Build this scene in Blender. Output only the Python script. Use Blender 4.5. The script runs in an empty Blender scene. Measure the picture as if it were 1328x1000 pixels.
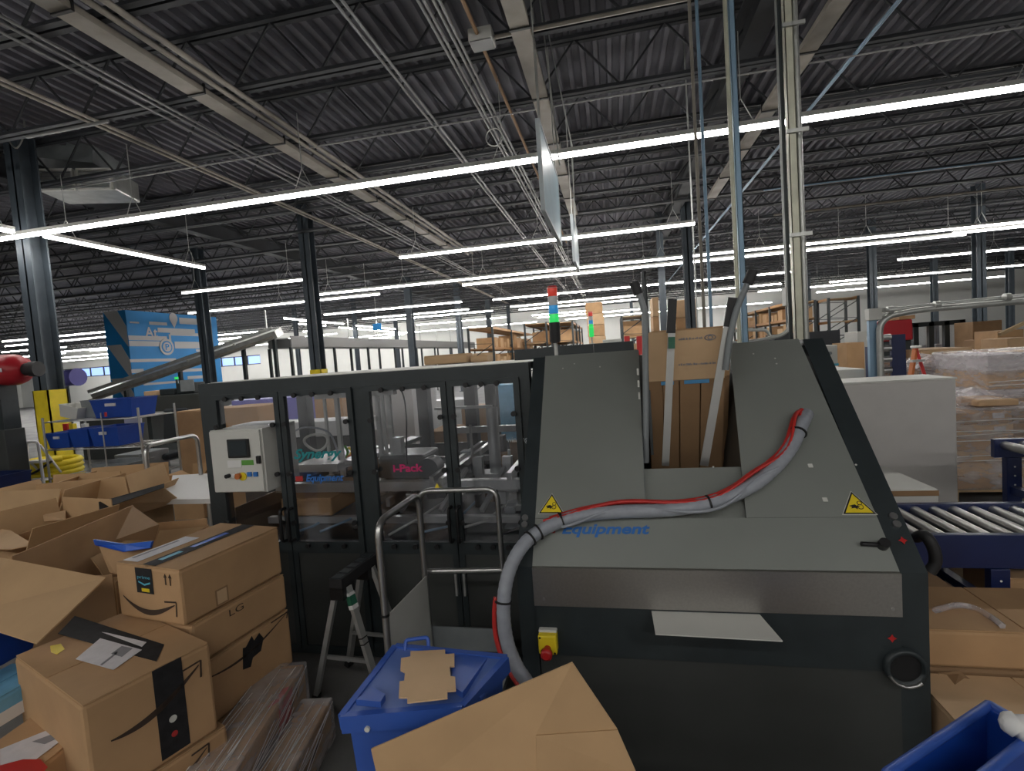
import bpy, bmesh, math, random
from mathutils import Vector as V, Matrix
random.seed(7)
S = bpy.context.scene
COL = S.collection
# ------------------------------------------------------------------ camera
F, H, CX, CY = 650.0, 1.65, 664.0, 500.0
yv = V((130, 47, -650)).normalized()
uv = V((-0.07, 1, 0)); uv.z = (uv.x*yv.x + uv.y*yv.y)/-yv.z; uv.normalize()
xv = yv.cross(uv)
M3 = Matrix((xv, yv, uv))            # camera axes -> world axes
CAM = V((0, 0, H))
def P(px, py, X=None, Y=None, Z=None, d=None):
    r = M3 @ V((px-CX, CY-py, -F))
    if X is not None: t = X/r.x
    elif Y is not None: t = Y/r.y
    elif Z is not None: t = (Z-H)/r.z
    else: t = d/F
    return CAM + r*t
cd = bpy.data.cameras.new('camera'); cam = bpy.data.objects.new('camera', cd); COL.objects.link(cam)
cam.matrix_world = Matrix.Translation(CAM) @ M3.to_4x4()
cd.sensor_fit = 'HORIZONTAL'; cd.sensor_width = 36; cd.lens = 36*F/1328; cd.clip_start = 0.05; cd.clip_end = 300
S.camera = cam
S.view_settings.view_transform = 'Standard'; S.view_settings.look = 'None'
S.view_settings.gamma = 1; S.view_settings.use_curve_mapping = False
S.view_settings.exposure = 0.55

# ------------------------------------------------------------------ materials
MT = {}
def mat(name, col, rough=.6, metal=0, noise=0, nscale=8, bump=0, bscale=60, emit=None, es=0, stretch=None, spec=None, alpha=None):
    m = bpy.data.materials.new(name); m.use_nodes = True
    nt = m.node_tree; b = nt.nodes['Principled BSDF']
    b.inputs['Base Color'].default_value = (*col, 1); b.inputs['Roughness'].default_value = rough; b.inputs['Metallic'].default_value = metal
    if spec is not None: b.inputs['Specular IOR Level'].default_value = spec
    if noise or bump:
        tc = nt.nodes.new('ShaderNodeTexCoord'); mp = nt.nodes.new('ShaderNodeMapping')
        nt.links.new(tc.outputs['Object'], mp.inputs['Vector'])
        if stretch: mp.inputs['Scale'].default_value = stretch
    if noise:
        n = nt.nodes.new('ShaderNodeTexNoise'); n.inputs['Scale'].default_value = nscale; n.inputs['Detail'].default_value = 5
        nt.links.new(mp.outputs['Vector'], n.inputs['Vector'])
        mx = nt.nodes.new('ShaderNodeMix'); mx.data_type = 'RGBA'
        mx.inputs['A'].default_value = (*[c*(1-noise) for c in col], 1); mx.inputs['B'].default_value = (*[min(1, c*(1+noise)) for c in col], 1)
        rp = nt.nodes.new('ShaderNodeMapRange'); rp.inputs['From Min'].default_value = .3; rp.inputs['From Max'].default_value = .7
        nt.links.new(n.outputs['Fac'], rp.inputs['Value']); nt.links.new(rp.outputs['Result'], mx.inputs['Factor'])
        nt.links.new(mx.outputs['Result'], b.inputs['Base Color'])
    if bump:
        n2 = nt.nodes.new('ShaderNodeTexNoise'); n2.inputs['Scale'].default_value = bscale; n2.inputs['Detail'].default_value = 3
        nt.links.new(mp.outputs['Vector'], n2.inputs['Vector'])
        bp = nt.nodes.new('ShaderNodeBump'); bp.inputs['Strength'].default_value = bump; bp.inputs['Distance'].default_value = .01
        nt.links.new(n2.outputs['Fac'], bp.inputs['Height']); nt.links.new(bp.outputs['Normal'], b.inputs['Normal'])
    if emit:
        b.inputs['Emission Color'].default_value = (*emit, 1); b.inputs['Emission Strength'].default_value = es
    MT[name] = m
    return m
def sheer(name, col, tr, gl_rough=.1, film=False):
    """thin clear sheet: part see-through, part reflective"""
    m = bpy.data.materials.new(name); m.use_nodes = True; nt = m.node_tree; nt.nodes.clear()
    o = nt.nodes.new('ShaderNodeOutputMaterial'); t = nt.nodes.new('ShaderNodeBsdfTransparent'); t.inputs[0].default_value = (*col, 1)
    if film:
        p = nt.nodes.new('ShaderNodeBsdfPrincipled'); p.inputs['Base Color'].default_value = (.75, .73, .74, 1); p.inputs['Roughness'].default_value = gl_rough
    else:
        p = nt.nodes.new('ShaderNodeBsdfGlossy'); p.inputs['Color'].default_value = (.9, .9, .95, 1); p.inputs['Roughness'].default_value = gl_rough
    mx = nt.nodes.new('ShaderNodeMixShader'); mx.inputs[0].default_value = 1-tr
    if film:
        tc = nt.nodes.new('ShaderNodeTexCoord'); mp = nt.nodes.new('ShaderNodeMapping'); mp.inputs['Scale'].default_value = (2, 2, 5)
        n = nt.nodes.new('ShaderNodeTexNoise'); n.inputs['Scale'].default_value = 3; n.inputs['Detail'].default_value = 4
        r = nt.nodes.new('ShaderNodeMapRange'); r.inputs['From Min'].default_value = .35; r.inputs['From Max'].default_value = .7
        r.inputs['To Min'].default_value = 1-tr-.12; r.inputs['To Max'].default_value = min(1, 1-tr+.30)  # whiter noise streaks put bright highlights into the film's colour
        bp = nt.nodes.new('ShaderNodeBump'); bp.inputs['Strength'].default_value = .6; bp.inputs['Distance'].default_value = .05
        L = nt.links
        L.new(tc.outputs['Object'], mp.inputs['Vector']); L.new(mp.outputs['Vector'], n.inputs['Vector']); L.new(n.outputs['Fac'], r.inputs['Value'])
        L.new(r.outputs['Result'], mx.inputs[0]); L.new(n.outputs['Fac'], bp.inputs['Height']); L.new(bp.outputs['Normal'], p.inputs['Normal'])
    nt.links.new(t.outputs[0], mx.inputs[1]); nt.links.new(p.outputs[0], mx.inputs[2]); nt.links.new(mx.outputs[0], o.inputs[0])
    MT[name] = m
mat('concrete', (.21, .21, .205), .55, noise=.35, nscale=1.5, bump=.1)
mat('deck', (.145, .145, .165), .75, noise=.35, nscale=.6, spec=.2)
mat('joist', (.028, .031, .036), .7, noise=.3, nscale=2)
mat('wall', (.80, .81, .78), .85, noise=.05, nscale=.4)
mat('column', (.055, .07, .085), .55, noise=.2, nscale=3)
mat('yellow', (.80, .62, .02), .5, noise=.12, nscale=4)
mat('led', (.9, .9, .9), .5, emit=(1, .97, .93), es=22)
mat('led_far', (.9, .9, .9), .5, emit=(1, .97, .93), es=42)
mat('led_body', (.55, .55, .52), .5)
mat('galv', (.48, .49, .47), .38, metal=.6, noise=.15, nscale=6)
mat('conduit_grey', (.19, .19, .19), .5, metal=.2)
mat('beige_tray', (.26, .235, .20), .6, metal=.1, noise=.25, nscale=3)
mat('conduit_blue', (.22, .34, .46), .45, metal=.3)
mat('conduit_yellow', (.50, .50, .40), .45, metal=.3, noise=.15)
mat('frame_dark', (.026, .034, .037), .42, noise=.15, nscale=10)
mat('panel_dark', (.050, .054, .052), .38, noise=.15, nscale=3, bump=.05, bscale=200)
mat('steel', (.40, .385, .36), .33, metal=.8, noise=.06, nscale=4, stretch=(30, 1, 30), bump=.03, bscale=80)
mat('steel_bright', (.50, .50, .49), .3, metal=.9, noise=.06, nscale=6)
mat('slope_steel', (.31, .33, .305), .45, metal=.45, noise=.07, nscale=2, bump=.02)
mat('alu', (.55, .56, .55), .35, metal=.6, noise=.1)
mat('cream', (.62, .62, .58), .55, noise=.03)
mat('cabinet_grey', (.56, .54, .52), .6, noise=.03)
mat('black', (.008, .008, .009), .5)
mat('rubber', (.02, .02, .022), .6)
mat('white', (.75, .75, .74), .5)
mat('paper', (.68, .66, .68), .6, noise=.06, nscale=30)
mat('print_grey', (.25, .25, .27), .6)
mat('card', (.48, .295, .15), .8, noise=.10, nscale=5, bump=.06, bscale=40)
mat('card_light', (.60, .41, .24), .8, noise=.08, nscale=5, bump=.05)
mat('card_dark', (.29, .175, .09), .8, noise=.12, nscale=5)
mat('card_mid', (.20, .125, .065), .8, noise=.12, nscale=5)
mat('card_inner', (.52, .34, .18), .85, noise=.08, nscale=5)
mat('smile', (.05, .03, .02), .7)
mat('tape_black', (.012, .012, .014), .75, noise=.5, nscale=30)
mat('tape_blue', (.03, .13, .60), .4)
mat('cyan', (.10, .45, .60), .5)
mat('blue_bin', (.035, .10, .42), .42, noise=.10, nscale=5)
mat('blue_lid', (.10, .17, .45), .42, noise=.12, nscale=5)
mat('blue_tote', (.01, .06, .35), .4, noise=.08)
mat('blue_print', (.10, .33, .60), .6)
mat('light_blue', (.16, .40, .60), .5, noise=.15, nscale=12)
mat('navy', (.010, .02, .085), .35, noise=.15)
mat('mural_blue', (.012, .25, .62), .6, noise=.12, nscale=1)
mat('mural_white', (.50, .50, .50), .6)
mat('text_blue', (.03, .16, .50), .5)
mat('text_red', (.45, .03, .03), .5)
mat('text_teal', (.01, .25, .27), .5)
mat('text_pink', (.55, .02, .14), .5)
mat('hose_grey', (.30, .32, .36), .5, noise=.1, nscale=30)
mat('hose_red', (.52, .03, .025), .4)
mat('red', (.5, .02, .02), .4)
mat('red_lamp', (.6, .05, .04), .3, emit=(1, .1, .06), es=.15)
mat('blue_lamp', (.03, .25, .55), .3, emit=(.05, .45, 1), es=.18)
mat('green_lamp', (.03, .5, .1), .3, emit=(.05, 1, .2), es=.35)
mat('clear_lamp', (.6, .6, .6), .3)
mat('green', (.12, .35, .06), .5)
mat('green_dark', (.02, .12, .07), .5)
mat('orange', (.55, .16, .04), .5)
mat('rack_orange', (.42, .22, .09), .6)
mat('screen', (.03, .04, .045), .15)
mat('pane', (.2, .3, .6), .3, emit=(.30, .45, 1), es=1.1)
mat('sign_board', (.33, .45, .52), .4, noise=.12, nscale=3)
mat('sign_edge', (.5, .55, .58), .5)
mat('red_paint', (.42, .015, .025), .35)
mat('purple_duct', (.16, .15, .50), .4)
mat('dark_fabric', (.02, .025, .03), .9)
mat('fibre_orange', (.75, .12, .05), .5)
mat('grey_plastic', (.22, .24, .25), .5, noise=.1)
mat('wood', (.45, .32, .18), .8, noise=.2)
sheer('clear_panel', (.93, .94, .96), .91, .08)
sheer('wrap', (.96, .95, .96), .76, .18, film=True)
sheer('wrap_light', (.95, .93, .95), .72, .15, film=True)

# ------------------------------------------------------------------ mesh builder
class MB:
    def __init__(s): s.v = []; s.f = []; s.mi = []; s.sm = []; s.cur = 0; s.mats = []
    def use(s, m):
        if m not in s.mats: s.mats.append(m)
        s.cur = s.mats.index(m); return s
    def add(s, vs, fs, smooth=False):
        n = len(s.v); s.v += [V(p) for p in vs]; s.f += [tuple(i+n for i in f) for f in fs]
        s.mi += [s.cur]*len(fs); s.sm += [smooth]*len(fs); return s
    def box(s, c, size, R=None, bev=0):
        c = V(c); a, b, d = [q/2 for q in size]
        if bev:
            e = bev
            bm = bmesh.new(); bmesh.ops.create_cube(bm, size=1)
            for v in bm.verts: v.co = V((v.co.x*size[0], v.co.y*size[1], v.co.z*size[2]))
            bmesh.ops.bevel(bm, geom=bm.edges[:], offset=min(e, a*.9, b*.9, d*.9), segments=2, affect='EDGES', profile=.5)
            vs = [v.co.copy() for v in bm.verts]; fs = [[v.index for v in f.verts] for f in bm.faces]; bm.free()
        else:
            vs = [V((x, y, z)) for x in (-a, a) for y in (-b, b) for z in (-d, d)]
            fs = [(0, 1, 3, 2), (4, 6, 7, 5), (0, 4, 5, 1), (2, 3, 7, 6), (0, 2, 6, 4), (1, 5, 7, 3)]
        if R is not None: vs = [R @ v for v in vs]
        return s.add([v+c for v in vs], fs)
    def b2(s, lo, hi, bev=0):
        lo, hi = V(lo), V(hi); return s.box((lo+hi)/2, [abs(q) for q in (hi-lo)], bev=bev)
    def bar(s, p, q, w, h=None, up=(0, 0, 1)):
        """rectangular bar from p to q"""
        p, q = V(p), V(q); h = h or w; d = (q-p).normalized(); u = V(up)
        if abs(d.dot(u)) > .98: u = V((0, 1, 0))
        x = d.cross(u).normalized(); z = x.cross(d)
        c = [x*(w/2*a)+z*(h/2*b) for a, b in ((-1, -1), (1, -1), (1, 1), (-1, 1))]
        return s.add([p+k for k in c]+[q+k for k in c], [(3, 2, 1, 0), (4, 5, 6, 7), (0, 1, 5, 4), (1, 2, 6, 5), (2, 3, 7, 6), (3, 0, 4, 7)])
    def tube(s, pts, r, n=10, cap=True, rib=0):
        pts = [V(p) for p in pts]; N = len(pts); vs = []; prev = None
        for i, p in enumerate(pts):
            d = (pts[min(i+1, N-1)]-pts[max(i-1, 0)]).normalized()
            if prev is None:
                a = V((0, 0, 1)) if abs(d.z) < .9 else V((1, 0, 0)); x = d.cross(a).normalized()
            else: x = (prev-d*prev.dot(d)).normalized()
            prev = x; y = d.cross(x); rr = r[i] if isinstance(r, (list, tuple)) else r
            if rib and i % 2: rr *= 1-rib
            for k in range(n):
                t = 2*math.pi*k/n; vs.append(p+(x*math.cos(t)+y*math.sin(t))*rr)
        fs = [(i*n+k, i*n+(k+1) % n, (i+1)*n+(k+1) % n, (i+1)*n+k) for i in range(N-1) for k in range(n)]
        s.add(vs, fs, True)
        if cap: s.add(vs[:n], [tuple(range(n))[::-1]]); s.add(vs[-n:], [tuple(range(n))])
        return s
    def cyl(s, p, q, r, n=16): return s.tube([p, q], r, n)
    def poly(s, pts, t, nrm=None):
        """flat polygon given thickness t away from nrm"""
        pts = [V(p) for p in pts]
        if nrm is None:
            nrm = V((0, 0, 0))
            for i in range(len(pts)): nrm += pts[i].cross(pts[(i+1) % len(pts)])
            nrm.normalize()
        k = V(nrm)*t; n = len(pts)
        fs = [tuple(range(n)), tuple(range(2*n-1, n-1, -1))]+[(i, (i+1) % n, n+(i+1) % n, n+i) for i in range(n)]
        return s.add(pts+[p+k for p in pts], fs)
    def build(s, name, m=None, parent=None, origin=None):
        me = bpy.data.meshes.new(name)
        o = bpy.data.objects.new(name, me); COL.objects.link(o)
        off = V((0, 0, 0))
        if parent is not None:
            off = WO[parent.name]; o.parent = parent
        elif origin is not None: off = V(origin); o.location = off
        elif s.v:
            lo = [min(v[i] for v in s.v) for i in range(3)]; hi = [max(v[i] for v in s.v) for i in range(3)]
            off = V(((lo[0]+hi[0])/2, (lo[1]+hi[1])/2, lo[2])); o.location = off
        WO[o.name] = off.copy()
        me.from_pydata([v-off for v in s.v], [], s.f)
        ms = s.mats if s.mats else [m]
        for k in ms: me.materials.append(MT[k])
        me.polygons.foreach_set('material_index', s.mi if s.mats else [0]*len(s.f))
        me.polygons.foreach_set('use_smooth', s.sm)
        bm = bmesh.new(); bm.from_mesh(me); bmesh.ops.recalc_face_normals(bm, faces=bm.faces); bm.to_mesh(me); bm.free()
        return o
WO = {}
def tag(o, label=None, cat=None, group=None, kind=None):
    if label: o['label'] = label
    if cat: o['category'] = cat
    if group: o['group'] = group
    if kind: o['kind'] = kind
    return o
def thing(name, label, cat, loc=(0, 0, 0), group=None):
    o = bpy.data.objects.new(name, None); COL.objects.link(o); o.empty_display_size = .1
    o.location = loc; WO[o.name] = V(loc); return tag(o, label, cat, group)
def copy_tree(o, parent=None):
    c = o.copy(); COL.objects.link(c); c.parent = parent
    for ch in [q for q in COL.objects if q.parent == o]: copy_tree(ch, c)
    return c
def struct(name, mb, m=None): return tag(mb.build(name, m), kind='structure')
def Rz(a): return Matrix.Rotation(a, 3, 'Z')
def Rx(a): return Matrix.Rotation(a, 3, 'X')
def Ry(a): return Matrix.Rotation(a, 3, 'Y')
def text(name, body, m, parent, c, u, v, width, height, shear=0, thick=.0008, bold=.0):
    """lettering laid on a surface: centre c, reading direction u, up direction v"""
    cu = bpy.data.curves.new(name, 'FONT'); cu.body = body; cu.align_x = 'LEFT'; cu.shear = shear; cu.offset = bold
    t = bpy.data.objects.new(name, cu); COL.objects.link(t)
    me = bpy.data.meshes.new_from_object(t.evaluated_get(bpy.context.evaluated_depsgraph_get()))
    bpy.data.objects.remove(t); bpy.data.curves.remove(cu)
    u, v = V(u).normalized(), V(v).normalized(); n = u.cross(v)
    xs = [q.co.x for q in me.vertices]; ys = [q.co.y for q in me.vertices]
    x0, x1, y0, y1 = min(xs), max(xs), min(ys), max(ys)
    mb = MB()
    vs = [V(c)+u*((q.co.x-(x0+x1)/2)/(x1-x0)*width)+v*((q.co.y-(y0+y1)/2)/(y1-y0)*height)+n*thick for q in me.vertices]
    mb.add(vs, [tuple(p.vertices) for p in me.polygons]); bpy.data.meshes.remove(me)
    return mb.build(name, m, parent)
def smooth_path(pts, k=6):
    pts = [V(p) for p in pts]; out = []
    for i in range(len(pts)-1):
        p0, p1, p2, p3 = pts[max(i-1, 0)], pts[i], pts[i+1], pts[min(i+2, len(pts)-1)]
        for j in range(k):
            t = j/k; out.append(.5*((2*p1)+(p2-p0)*t+(2*p0-5*p1+4*p2-p3)*t*t+(3*p1-p0-3*p2+p3)*t**3))
    return out+[pts[-1]]
def roundpath(pts, r, k=5):
    """polyline with rounded corners"""
    pts = [V(p) for p in pts]; out = [pts[0]]
    for i in range(1, len(pts)-1):
        a = (pts[i-1]-pts[i]); b = (pts[i+1]-pts[i]); ra = min(r, a.length*.45, b.length*.45)
        A = pts[i]+a.normalized()*ra; B = pts[i]+b.normalized()*ra
        for j in range(k+1):
            t = j/k; out.append(A*(1-t)**2+pts[i]*2*t*(1-t)+B*t*t)
    return out+[pts[-1]]
# ------------------------------------------------------------------ the hall
XL, XR, YB, YF, ZD = -56.0, 34.0, 38.0, -9.0, 5.62
m = MB(); m.b2((XL, YF, -.2), (XR, YB, 0)); struct('floor', m, 'concrete')
# corrugated roof deck, ribs running away from the camera
m = MB(); x = XL; prof = []
while x < XR:
    prof += [(x, ZD), (x+.055, ZD), (x+.075, ZD+.075), (x+.16, ZD+.075), (x+.18, ZD)]; x += .18
vs = [(a, YF, b) for a, b in prof]+[(a, YB, b) for a, b in prof]; n = len(prof)
m.add(vs, [(i, i+1, n+i+1, n+i) for i in range(n-1)]); m.b2((XL, YF, ZD+.09), (XR, YB, ZD+.2))
struct('ceiling', m, 'deck')
wins = [(-52.2, -44.6, 2.5, 3.35), (-34.8, -29.6, 2.5, 3.3)]
m = MB(); edges = [XL]
for w in wins: edges += [w[0], w[1]]
edges.append(XR)
for i in range(0, len(edges), 2): m.b2((edges[i], YB, 0), (edges[i+1], YB+.3, ZD+.2))
for w in wins: m.b2((w[0], YB, 0), (w[1], YB+.3, w[2])); m.b2((w[0], YB, w[3]), (w[1], YB+.3, ZD+.2))
struct('wall_back', m, 'wall')
m = MB(); m.b2((XL-.3, YF, 0), (XL, YB+.3, ZD+.2)); struct('wall_left', m, 'wall')
m = MB(); m.b2((XR, YF, 0), (XR+.3, YB+.3, ZD+.2)); struct('wall_right', m, 'wall')
m = MB(); m.b2((XL, YF-.3, 0), (XR, YF, ZD+.2)); struct('wall_front', m, 'wall')
for k, w in enumerate(wins):
    m = MB(); n = 5 if k == 0 else 4
    for z in (w[2]+.03, w[3]-.03): m.b2((w[0], YB+.03, z-.04), (w[1], YB+.12, z+.04))
    for i in range(n+1):
        xx = w[0]+(w[1]-w[0])*i/n; m.b2((xx-.04, YB+.03, w[2]), (xx+.04, YB+.12, w[3]))
    wo = struct('window_%d' % (k+1), m, 'frame_dark')
    m = MB(); m.b2((w[0], YB+.13, w[2]), (w[1], YB+.15, w[3])); m.build('pane', 'pane', wo)

# roof joists across the hall (top chord, bottom chord, zigzag web)
def joist_mesh():
    m = MB(); x0, x1 = XL+.2, XR-.2
    for dy in (-.045, .045):
        m.b2((x0, dy-.03, -.004), (x1, dy+.03, .004)); m.b2((x0, dy-.004, 0), (x1, dy+.004, .05))
        m.b2((x0, dy-.03, .66), (x1, dy+.03, .70))
    x = x0; up = True
    while x < x1-.6:
        m.bar((x, 0, .02 if up else .68), (x+.55, 0, .68 if up else .02), .022); x += .55; up = not up
    return m
jy = [5.26+1.39*i for i in range(-9, 24)]
jp = None
for y in jy:
    if jp is None:
        jp = joist_mesh().build('roof_joist', 'joist', origin=(0, 0, 0)); j = jp
    else: j = jp.copy(); COL.objects.link(j)
    j.location = (0, y, 4.9)
    tag(j, 'dark open-web steel joist spanning the hall under the ribbed roof deck', 'roof joist', 'open-web joists under the roof deck')
# girders running away from the camera over the column lines
gx = P(1000, 0, Z=5.0).x
for X, l in ((-9.25, 'dark deep steel girder under the deck over the yellow-based left column'), (gx, 'dark deep steel girder under the deck at the upper right, behind the conduits')):
    m = MB(); m.b2((X-.12, 1, 4.97), (X+.12, YB-.1, 5.0)); m.b2((X-.12, 1, 5.33), (X+.12, YB-.1, 5.36)); m.b2((X-.012, 1, 5), (X+.012, YB-.1, 5.33))
    tag(m.build('roof_girder', 'joist'), l, 'girder')

def column(px, py, d, w, label, guard=None, group=None, box=False):
    p = P(px, py, d=d); x, y = p.x, p.y
    t = thing('steel_column', label, 'column', (x, y, 0), group)
    m = MB(); w *= .78; h = w/2
    m.b2((x-h, y-h, 0), (x+h, y-h+.025, 5.6)); m.b2((x-h, y+h-.025, 0), (x+h, y+h, 5.6)); m.b2((x-.015, y-h, 0), (x+.015, y+h, 5.6))
    m.build('shaft', 'column', t)
    m = MB(); m.b2((x-h-.06, y-h-.06, 0), (x+h+.06, y+h+.06, .03)); m.build('base_plate', 'column', t)
    if guard:
        m = MB(); g = h+.015
        m.b2((x-g, y-g, .03), (x+g, y-g+.02, guard)); m.b2((x-g, y-g, .03), (x-g+.02, y+g, guard)); m.b2((x+g-.02, y-g, .03), (x+g, y+g, guard)); m.b2((x-g, y+g-.02, .03), (x+g, y+g, guard))
        m.build('guard', 'yellow', t)
    return t
c1 = column(58, 450, 7.9, .34, 'dark steel column with yellow guard beside the red tank at far left', 1.63)
column(406, 400, 12.2, .34, 'dark steel column with yellow guard rising behind the middle of the glazed machine', 1.66)
column(1270, 380, 14.5, .30, 'dark steel column with yellow guard on the right behind the wrapped pallets', 1.5)
column(267, 440, 15.5, .34, 'dark steel column standing in front of the blue mural')
for px, d, w, l in ((533, 23, .36, 'dark distant column left of the machine-top cartons'), (596, 26, .34, 'dark distant column right of the machine-top cartons'),
                    (635, 29, .34, 'dark distant column left of the orange shelving')):
    column(px, 430, d, w, l)
column(858, 360, 15, .24, 'grey-blue column rising left behind the upright carton blanks')
column(890, 300, 12.3, .28, 'grey-blue column rising behind the middle of the upright carton blanks')
column(1131, 370, 18, .30, 'dark column behind the right pipe post')
column(1212, 400, 25, .30, 'dark column in front of the far right white wall')
column(1310, 400, 24, .30, 'dark column at the right edge of the photo by the far wall')
for px, d in ((383, 30), (460, 29), (513, 33), (660, 35), (820, 34), (1050, 30)):
    column(px, 420, d, .26, 'thin dark column far back in the hall', group='columns far back in the hall')

# ------------------------------------------------------------------ strip lights
lwire = .012
def led(a, b, label, z=3.9, group=None, extend=(0, 0), wires=True, axis='X'):
    A = P(a[0], a[1], Z=z); B = P(b[0], b[1], Z=z)
    if axis == 'X':
        y = (A.y+B.y)/2; A.y = B.y = y; A.x -= extend[0]; B.x += extend[1]
    else:
        xm = (A.x+B.x)/2; A.x = B.x = xm; A.y -= extend[0]; B.y += extend[1]
    return led_w(A, B, label, group, wires)
def led_w(A, B, label, group=None, wires=True):
    t = thing('strip_light', label, 'light', ((A.x+B.x)/2, (A.y+B.y)/2, A.z), group)
    u = (B-A).normalized(); s = u.cross(V((0, 0, 1)))
    m = MB(); m.bar(A+V((0, 0, .045)), B+V((0, 0, .045)), .062, .05); m.build('housing', 'led_body', t)
    m = MB(); m.bar(A+u*.01, B-u*.01, .056, .04); m.build('diffuser', 'led_far' if A.y > 17 else 'led', t)
    if wires:
        L = (B-A).length; n = max(2, int(L/2.4)+1)
        for i in range(n):
            p = A+(B-A)*((i+.15)/(n-.7)); p = p+V((0, 0, .07)); q = V((p.x, p.y, 4.91))
            m = MB(); m.bar(p+u*.12, p+V((0, 0, .25)), .008); m.bar(p-u*.12, p+V((0, 0, .25)), .008); m.bar(p+V((0, 0, .25)), q, .008)
            m.build('suspension_wire', 'galv', t)
    return t
led((0, 307), (1328, 118), 'longest and nearest white strip light, crossing the whole photo', extend=(.75, 3))
led((50, 307), (270, 347), 'short strip light running away from the left column under the nearest light', axis='Y')
led((0, 297), (17, 301), 'strip light end at the left edge above the nearest light', axis='Y', extend=(2, 0))
led((515, 333), (900, 292), 'strip light crossing behind the hanging blue-white sign, ending by the blue-grey column')
led((400, 380), (1328, 292), 'long strip light in second long row, ending right of the yellow-guarded middle column', extend=(0, 4))
led((595, 368), (1240, 308), 'strip light running just below the second long row, right half')
led((235, 380), (395, 363), 'strip light above the blue mural reaching the middle column')
led((240, 406), (495, 382), 'strip light crossing the top right of the blue mural')
led((637, 388), (1024, 354), 'strip light passing directly behind the red lamp of the signal tower')
led((1171, 335), (1328, 323), 'strip light at right above the yellow-guarded right column', extend=(0, 4))
led((1238, 302), (1328, 294), 'short strip light at the right edge just under the second long row', extend=(0, 3))
led((1082, 364), (1328, 345), 'strip light above the far right white wall, upper of two', extend=(0, 3))
led((1056, 380), (1311, 357), 'strip light above the far right white wall, lower of two')
led((1056, 371), (1128, 367), 'short strip light left of the column behind the right pipe post')
G = 'thin strip lights in the far rows'
far = [((418, 408), (600, 392)), ((465, 413), (611, 402)), ((490, 415), (642, 404)), ((537, 421), (658, 412)), ((448, 439), (480, 436)), ((476, 439), (510, 437)), ((502, 435), (528, 434)),
       ((660, 397), (829, 384)), ((671, 401), (829, 389)), ((690, 409), (762, 403)), ((697, 412), (829, 401)), ((901, 378), (1013, 368)), ((984, 378), (1012, 376)),
       ((0, 443), (143, 430)), ((0, 449), (144, 437)), ((0, 457), (38, 454)), ((65, 457), (146, 451)), ((90, 463), (146, 459)), ((65, 452), (85, 450)),
       ((274, 435), (364, 428)), ((274, 441), (330, 436)), ((274, 447), (312, 443)), ((391, 430), (410, 429)), ((391, 436), (441, 433))]
for a, b in far: led(a, b, 'thin white strip light added among the far rows to brighten the back wall', group=G, wires=False)
farY = [((367, 413), (447, 420)), ((389, 420), (421, 423)), ((464, 422), (511, 427)), ((437, 425), (521, 431)), ((388, 416), (424, 419))]
for a, b in farY: led(a, b, 'thin far strip light running away from the camera left of centre', group='far strip lights running away from the camera', axis='Y', wires=False)
# unseen rows added behind the camera as fill light for this side
for y in (-2.2, -4.6):
    led_w(V((-13, y, 3.9)), V((10, y, 3.9)), 'unseen strip light row added as fill light on the near side of the hall', 'unseen strip lights added as fill', False)

for y in (26.5, 30.5, 34.5):  # extra far rows added to brighten the back wall
    for x0 in ((-48, -33) if y < 34 else (-48, -33, -18, -3)):
        led_w(V((x0, y, 3.9)), V((x0+13, y, 3.9)), 'thin white strip light added among the far rows to brighten the back wall', G, False)
# ------------------------------------------------------------------ conduits, trays, cables under the roof
def run_y(px, py, z, r, m_, label, name, cat, y0=1.5, y1=34, off=(0,), wide=None, group=None):
    X = P(px, py, Z=z).x
    for o in off:
        m = MB()
        if wide: m.b2((X+o-wide/2, y0, z), (X+o+wide/2, y1, z+.05)); 
        else: m.tube([(X+o, y0, z), (X+o, y1, z)], r, 6)
        ob = m.build(name, m_); tag(ob, label, cat, group)
    return X
Z1 = 4.86
# cable trays
for (px, py), lab, wd, y1 in (((664, 0), 'wide beige cable tray under the roof, upper centre beside the hanging sign', .19, 12.0), ((1090, 0), 'wide beige cable tray under the roof, upper right behind the conduit post', .19, 12.0), ((61, 0), 'wide beige cable tray under the roof, upper left', .2, 14.0)):
    X = P(px, py, Z=4.82).x
    t = thing('cable_tray', lab, 'cable tray', (X, 6, 4.82))
    m = MB(); m.b2((X-wd/2, 1.5, 4.80), (X+wd/2, y1, 4.812)); m.b2((X-wd/2, 1.5, 4.812), (X-wd/2+.01, y1, 4.86)); m.b2((X+wd/2-.01, 1.5, 4.812), (X+wd/2, y1, 4.86)); m.build('channel', 'beige_tray', t)
    y = 2.2
    while y < y1:
        m = MB(); m.b2((X-wd/2-.01, y, 4.785), (X+wd/2+.01, y+.03, 4.80)); m.b2((X-wd/2-.01, y+.01, 4.79), (X-wd/2+.01, y+.03, 4.9)); m.b2((X+wd/2-.01, y+.01, 4.79), (X+wd/2+.01, y+.03, 4.9)); m.build('strap', 'black', t); y += 1.39
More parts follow.
